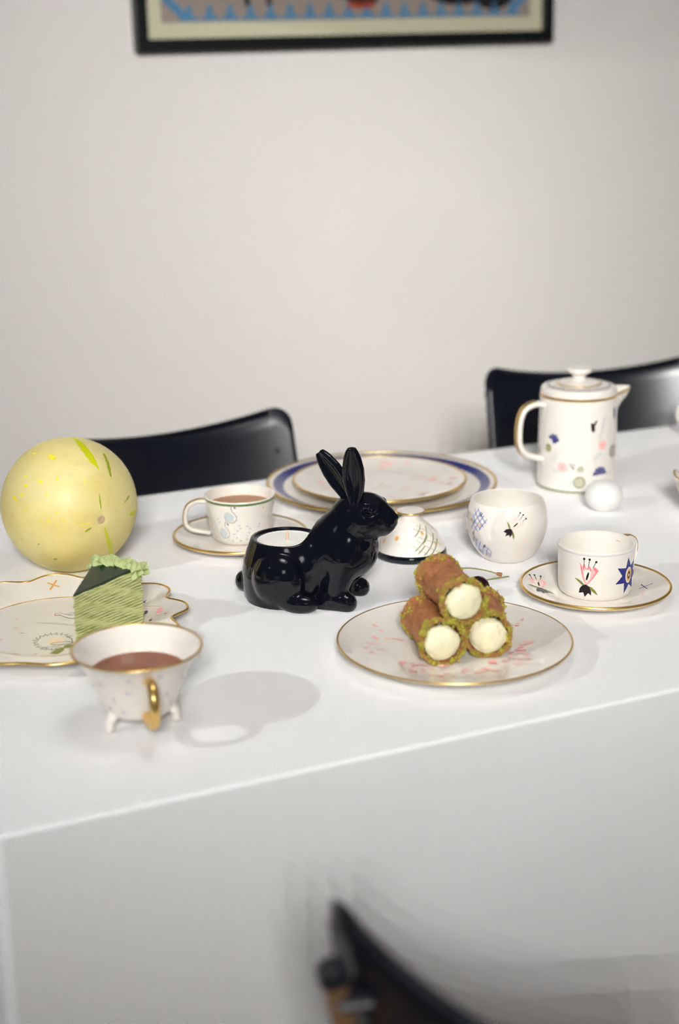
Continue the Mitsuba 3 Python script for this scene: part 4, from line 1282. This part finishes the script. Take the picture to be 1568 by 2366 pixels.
for (a0, z0_), (a1, z1_), nl in (((-154.7, 53), (-158, 38), 4), ((-157.6, 29.7), (-146, 30), 3), ((-134.7, 12), (-124, 22), 5), ((-81.6, 96), (-92, 64), 6), ((-98, 46), (-86, 55), 4)):
    A0, A1 = np.array([K_(a0), z0_ * .001]), np.array([K_(a1), z1_ * .001])
    st_.append((stroke([A0, A1], .0005), MIST))
    d_ = (A1 - A0) / np.linalg.norm(A1 - A0); n_ = np.array([-d_[1], d_[0]])
    for t in np.linspace(.1, .8, nl):
        c_ = A0 + (A1 - A0) * t
        st_ += [(stroke([c_, c_ - d_ * .0035 + n_ * .003], .0005), MIST), (stroke([c_, c_ - d_ * .0035 - n_ * .003], .0005), MIST)]
for a in (-133, -130, -127):
    st_ += [(stroke([(K_(-127), .033), (K_(a), .0395)], .0004), GREY), (oval(K_(a), .0398, .0007, .0007), GREY)]
decal('painted_ferns', st_, pp, pot, 'pale grey fern sprays')

# plates
rng = np.random.default_rng(21)


def blotches(points, col, n=4, size=.0045, spread=.006):
    out = []
    for x, y, *w in points:
        k = w[0] if w else 1.0
        for _ in range(n):
            dx, dy = rng.normal(0, spread, 2) * (1.25, .8)
            rot = math.radians(-24)
            px__, py__ = dx * math.cos(rot) - dy * math.sin(rot), dx * math.sin(rot) + dy * math.cos(rot)
            cc = np.array(col) * (1 - .0) + (np.array(CREAM) - col) * rng.uniform(0, .75)
            out.append((oval(x + px__, y + py__, size * rng.uniform(.4, 1.1) * k, size * rng.uniform(.25, .7) * k, rng.uniform(-60, 20)), cc.tolist()))
    return out


cp_pts = [(-.050, .0406, 1.1), (-.0443, .0671, .7), (-.034, .0415, .8), (-.0481, -.0201, .9), (-.0503, -.0392), (-.043, -.0547), (-.019, -.051, .8), (-.0038, -.0606, 1.1), (.027, -.0518, 1.2), (.0512, -.0376, 1.2), (.0642, -.026, 1.1), (.0718, .0173, .9), (-.0716, .0211, .6), (.0374, -.0508), (-.0618, -.0253, .7), (-.0362, -.0362, .8)]
decal('painted_blossoms', blotches(cp_pts, srgb(238, 158, 158)), top_map(plate_top(.105, .0155), .6188, 1.1133, T), cannoli_plate, 'pale pink blossom print')
tp_pts = [(.0432, .0759), (.0521, .0582), (-.0507, .0416), (.0558, .0141, .8), (.0694, -.0095), (.0711, -.0305), (.0331, -.0498, 1.2), (.026, -.0227, .7), (-.0628, .024), (-.0104, -.0574, .7)]
tm = top_map(plate_top(.1053, .0165), .7885, 1.6105, T + .0056)
decal('painted_blossoms', blotches(tp_pts, srgb(244, 188, 186), 4, .006), tm, top_plate, 'pale pink blossom print')
decal('painted_sprig', [(stroke([(-.012, -.004), (.004, -.001), (.016, -.006)], .0016), srgb(190, 180, 140)), (stroke([(.002, .001), (.008, .012)], .0014), srgb(196, 186, 150)), (oval(.009, .011, .004, .0018, 30), srgb(196, 186, 150))], tm, top_plate)
spf = lambda a, r: 1 + (scal(a) - 1) * np.clip((r - .070) / (SPR - .070), 0, 1) ** 1.5
sm_ = top_map(SPT, SP[0], SP[1], T, spf)
decal('painted_cross', [(stroke([(.0180, .1050), (.0262, .0935)], .0020), TAN), (stroke([(.0168, .0915), (.0270, .1065)], .0020), TAN)], sm_, sp, 'tan cross near the edge')
decal('painted_swan', [(oval(.0235, .0262, .0080, .0062, -20), MIST), (stroke([(.0062, .0300), (.0056, .0330), (.0075, .0352), (.0115, .0345), (.0150, .0290), (.0200, .0240)], .0007), GREY), (stroke([(.0075, .0305), (.0100, .0290), (.0125, .0220), (.0152, .0165), (.0240, .0115)], .0007), GREY), (oval(.0058, .0300, .0012, .0009), PINK_D)], sm_, sp, 'grey swan with outlined neck')
ang = np.linspace(0, 2 * np.pi, 23)[:-1]
jag = []
for i, a in enumerate(ang):
    a2 = a + 2 * np.pi / 22
    r1 = .0190 if i % 1 == 0 else .016
    jag += [(.0145 * math.cos(a), .0175 * math.sin(a)), (.0195 * math.cos(a), .0230 * math.sin(a))]
jag = np.array(jag) + (-.0130, -.0370)
fsh = [(LineString(np.vstack([jag[2:36]])).buffer(.0004), GREY), (oval(-.0110, -.0360, .0080, .0070, 10), srgb(244, 216, 186)), (LineString(oval(-.0075, -.0445, .0098, .0036, -12).exterior.coords).buffer(.0004), GREY),
       (LineString(oval(-.0200, -.0520, .0090, .0032, -18).exterior.coords).buffer(.0004), srgb(170, 172, 168)), (Polygon([(-.0240, -.0640), (-.0150, -.0560), (-.0080, -.0560), (-.0120, -.0640), (-.0190, -.0700)]), OLIVE), (oval(-.0040, -.0545, .0050, .0036, 10), OLIVE), (stroke([(.0005, -.030), (.0035, -.038), (.0010, -.048)], .0008), GREY)]
decal('painted_flower', fsh, sm_, sp, 'outlined jagged flower with olive leaves')
dots = [(-.0307, .0359), (-.0368, .0142), (-.0344, -.0022), (-.0641, -.0449), (-.0530, -.0520), (-.0363, -.0604), (-.060, .020), (-.056, -.010), (-.072, .004)]
decal('painted_dots', [(oval(x, y, .0022, .0011, -24), srgb(222, 184, 150)) for x, y in dots] + [(stroke([(-.020 + i * .006, .020 - i * .004), (.004 + i * .004, .008 - i * .005)], .0005), MIST) for i in range(4)], sm_, sp, 'small peach strokes')
decal('painted_sprig', place(crossx(.0034, .0013, NAVY), .0890, .0150) + [(oval(.0828, -.0100, .0036, .0026, 50), NAVY), (oval(.0725, -.0429, .0034, .0028, 40), NAVY), (oval(.0665, -.0400, .0030, .0022, 10), NAVY), (oval(.0803, -.0350, .0030, .0014, 60), srgb(110, 70, 60)), (oval(.0944, -.0190, .0068, .0030, 62), PINK), (oval(.0910, -.0260, .0034, .0022, 60), PINK_L), (oval(.0964, -.0312, .0014, .0010), srgb(190, 120, 100)), (stroke([(.0865, .004), (.0985, -.010)], .0006), PINK_L)], sm_, sp, 'navy and pink sprig beside the cake')

# front cup: scattered pale flowers
c_az = math.radians(-106)
cmap_ = side_map(FC_PROF[FC_PROF[:, 1] > .016], FC['cx'], FC['cy'], T, c_az, .040)
sc_ = []
for i, (a, z) in enumerate(((-116, 56), (-121, 43), (-156, 24), (-56, 25), (-46, 46), (-150, 50), (-85, 58), (-140, 36), (-72, 38), (-170, 44), (-60, 57), (-130, 25), (-84, 26))):
    sc_ += place([(star(5, .0021, .0011, rot=i * 31), srgb(178, 182, 200)), (oval(.0022, -.0024, .0013, .0007, 40), srgb(186, 190, 170)), (oval(-.0006, .0028, .0010, .0006, 10), PINK_L)], (math.radians(a) - c_az) * .040, z * .001, rot=i * 47)
decal('painted_sprigs', sc_, cmap_, front_cup, 'small pale blue sprigs')

# melon: green and yellow streaks along its meridians (unit direction from the centre, half width in mm)
STREAKS = [[[.222,-.905,.363,.39],[.219,-.94,.26,.77],[.224,-.967,.124,.48]],
           [[.104,.12,.987,1.45],[.147,-.163,.976,3.37],[.181,-.381,.907,4.1],[.219,-.526,.822,4.34],[.247,-.61,.753,3.37],[.278,-.642,.715,1.69],[.29,-.695,.658,.48]],
           [[.461,-.37,.807,1.45],[.47,-.514,.717,1.93],[.465,-.634,.618,1.69],[.463,-.714,.524,.72]],
           [[.258,-.957,-.132,.67],[.292,-.918,-.269,1.69],[.342,-.836,-.429,2.41],[.398,-.683,-.613,2.65],[.451,-.397,-.8,2.41]],
           [[.632,-.763,.136,.58],[.698,-.694,.174,1.16],[.746,-.636,.196,.67]],
           [[.701,-.709,-.075,1.45],[.778,-.622,-.087,2.65],[.894,-.43,-.125,2.41]],
           [[.697,-.397,-.597,.96],[.734,-.393,-.554,1.93],[.766,-.389,-.511,1.2]],
           [[-.043,-.986,-.158,.96],[.006,-.992,-.129,1.06],[.063,-.993,-.101,.48]],
           [[-.12,-.992,-.047,.58],[-.025,-.999,-.037,.67],[.066,-.997,-.036,.39]],
           [[-.344,-.35,.871,1.45],[-.307,-.419,.855,2.89],[-.269,-.479,.836,1.45]],
           [[-.513,-.08,.854,1.69],[-.47,-.162,.868,1.69]],
           [[-.366,.304,.88,1.2],[-.358,.132,.924,1.2]],
           [[-.716,-.354,.602,1.45],[-.684,-.397,.611,1.45]],
           [[-.579,-.572,.582,1.2],[-.549,-.614,.567,1.69],[-.523,-.65,.552,.96]],
           [[-.348,-.699,.625,1.45],[-.316,-.729,.607,1.45]],
           [[-.755,-.427,.498,1.2],[-.711,-.499,.496,1.2]],
           [[-.796,-.455,.398,1.2],[-.807,-.481,.343,1.69]],
           [[-.897,-.306,.318,1.2],[-.874,-.378,.305,1.45],[-.861,-.429,.273,1.45]],
           [[-.532,-.744,.404,1.2],[-.503,-.763,.407,1.2]],
           [[-.805,-.571,.162,1.06],[-.787,-.597,.155,1.06]],
           [[-.434,-.884,.176,1.35],[-.405,-.9,.159,1.06]],
           [[-.365,-.929,.058,.77],[-.315,-.948,.051,.87]],
           [[-.554,-.832,.028,1.06],[-.507,-.862,.026,.87]],
           [[-.646,-.763,.033,.96],[-.623,-.782,.035,.87]],
           [[-.437,-.9,-.006,.87],[-.413,-.911,-.01,.72]],
           [[-.457,-.662,-.594,1.2],[-.404,-.698,-.591,1.2]],
           [[-.661,-.679,-.318,.67],[-.651,-.674,-.35,.77]],
           [[-.563,-.379,-.734,.72],[-.527,-.43,-.733,.72]],
           [[.034,-.808,.588,.39],[.046,-.833,.551,.67],[.054,-.855,.516,.39]],
           [[-.197,-.98,-.004,.67],[-.169,-.986,-.011,.58]],
           [[.537,-.836,.111,.77],[.573,-.812,.11,.67]],
           [[.171,-.974,-.15,.48],[.17,-.966,-.195,.58]],
           [[-.914,.27,.302,.67],[-.904,.275,.328,.67]]]
YEL, LIME, LEAF = srgb(232, 218, 60), srgb(200, 204, 30), srgb(150, 160, 40)


def streak(pts):
    p = np.array(pts, float)
    q = np.vstack([2 * p[0] - p[1], p, 2 * p[-1] - p[-2]])
    out = []
    for i in range(1, len(q) - 2):
        n = max(3, int(np.linalg.norm(q[i + 1, :3] - q[i, :3]) / .035))
        for t in np.arange(n) / n:
            a, b, c, d = q[i - 1], q[i], q[i + 1], q[i + 2]
            out.append(0.5 * (2 * b + (c - a) * t + (2 * a - 5 * b + 4 * c - d) * t * t + (3 * b - a - 3 * c + d) * t ** 3))
    out = np.array(out + [p[-1]])
    dd, w = out[:, :3], np.maximum(out[:, 3], .25) * .001
    w = w * (1 + .22 * np.sin(np.arange(len(w)) * 2.1 + len(w)))
    dd = dd / np.linalg.norm(dd, axis=1, keepdims=True)
    t = np.gradient(dd, axis=0); t /= np.linalg.norm(t, axis=1, keepdims=True)
    sd = np.cross(dd, t)
    ends = np.ones(len(w)); ends[0] = ends[-1] = .25
    V, m = [], 7
    for k in np.linspace(-1, 1, m):
        e = dd + sd * (k * w * ends / MR)[:, None]
        e /= np.linalg.norm(e, axis=1, keepdims=True)
        V.append(MC + e * (melon_r(e) + .00014)[:, None])
    n = len(dd)
    F = []
    for a in range(m - 1):
        i = np.arange(n - 1)
        F += [np.stack([a * n + i, a * n + i + 1, (a + 1) * n + i + 1], -1), np.stack([a * n + i, (a + 1) * n + i + 1, (a + 1) * n + i], -1)]
    return trimesh.Trimesh(np.vstack(V), np.vstack(F), process=False)


for i, pts in enumerate(STREAKS):
    m = streak(pts)
    col = LIME if i in (1, 3, 5) else LEAF if i in (0, 2, 4, 6, 7, 25, 26) else YEL
    key = put('streak', m, 'glaze_paint', melon, smooth=True, color=np.tile(col, (len(m.vertices), 1)), label='yellow green streak' if i in (1, 3) else None)

# ------------------------------------------------------------------ pieces cut by the right edge of the picture
def lobed(r, z, a):
    w = np.clip((z - .012) / .035, 0, 1) * (r > .018)
    return r * (1 + w * (.075 - .20 * ((1 - np.cos(8 * (a - 2.35))) / 2) ** 2)), np.full_like(a, z) + .004 * w * np.cos(8 * (a - 2.35))


LB = np.array([1.0950, 1.3525])
lb = thing('lobed_bowl', 'small white bowl with wavy gold rim at the right edge of the picture', 'bowl')
lb_o = [(0, .002), (.018, .002), (.020, 0), (.023, 0), (.031, .008), (.040, .024), (.0445, .040), (.0455, .046)]
lb_i = [(.0447, .0470), (.0432, .0460), (.0378, .024), (.029, .0105), (0, .006)]
put('body', move(lathe(dense(lb_o + lb_i, .002), 192, mod=lobed), LB[0], LB[1], T), WHITE, lb)
put('gold_rim', move(lathe(torus_profile(.0449, .0467, .0011), 192, mod=lobed), LB[0], LB[1], T), 'gold', lb, smooth=True, label='wavy gold rim')

JC = np.array([1.3460, 1.6540])
jg = thing('creamer', 'white cup at the far right edge of the picture, only its handle showing', 'cup')
jo = [(0, .002), (.026, .002), (.028, 0), (.032, .0004), (.0375, .010), (.0385, .030), (.0375, .052), (.0380, .060)]
ji = [(.0372, .0608), (.0360, .060), (.0352, .052), (.036, .030), (.034, .011), (0, .006)]
put('body', move(lathe(dense(jo + ji, .002), 112), JC[0], JC[1], T), WHITE, jg)
put('handle', sweep_handle([(.037, .050), (.050, .055), (.062, .049), (.066, .036), (.062, .023), (.050, .015), (.0375, .012)], JC[0], JC[1], T, math.radians(160), .0045, .0034), WHITE, jg)
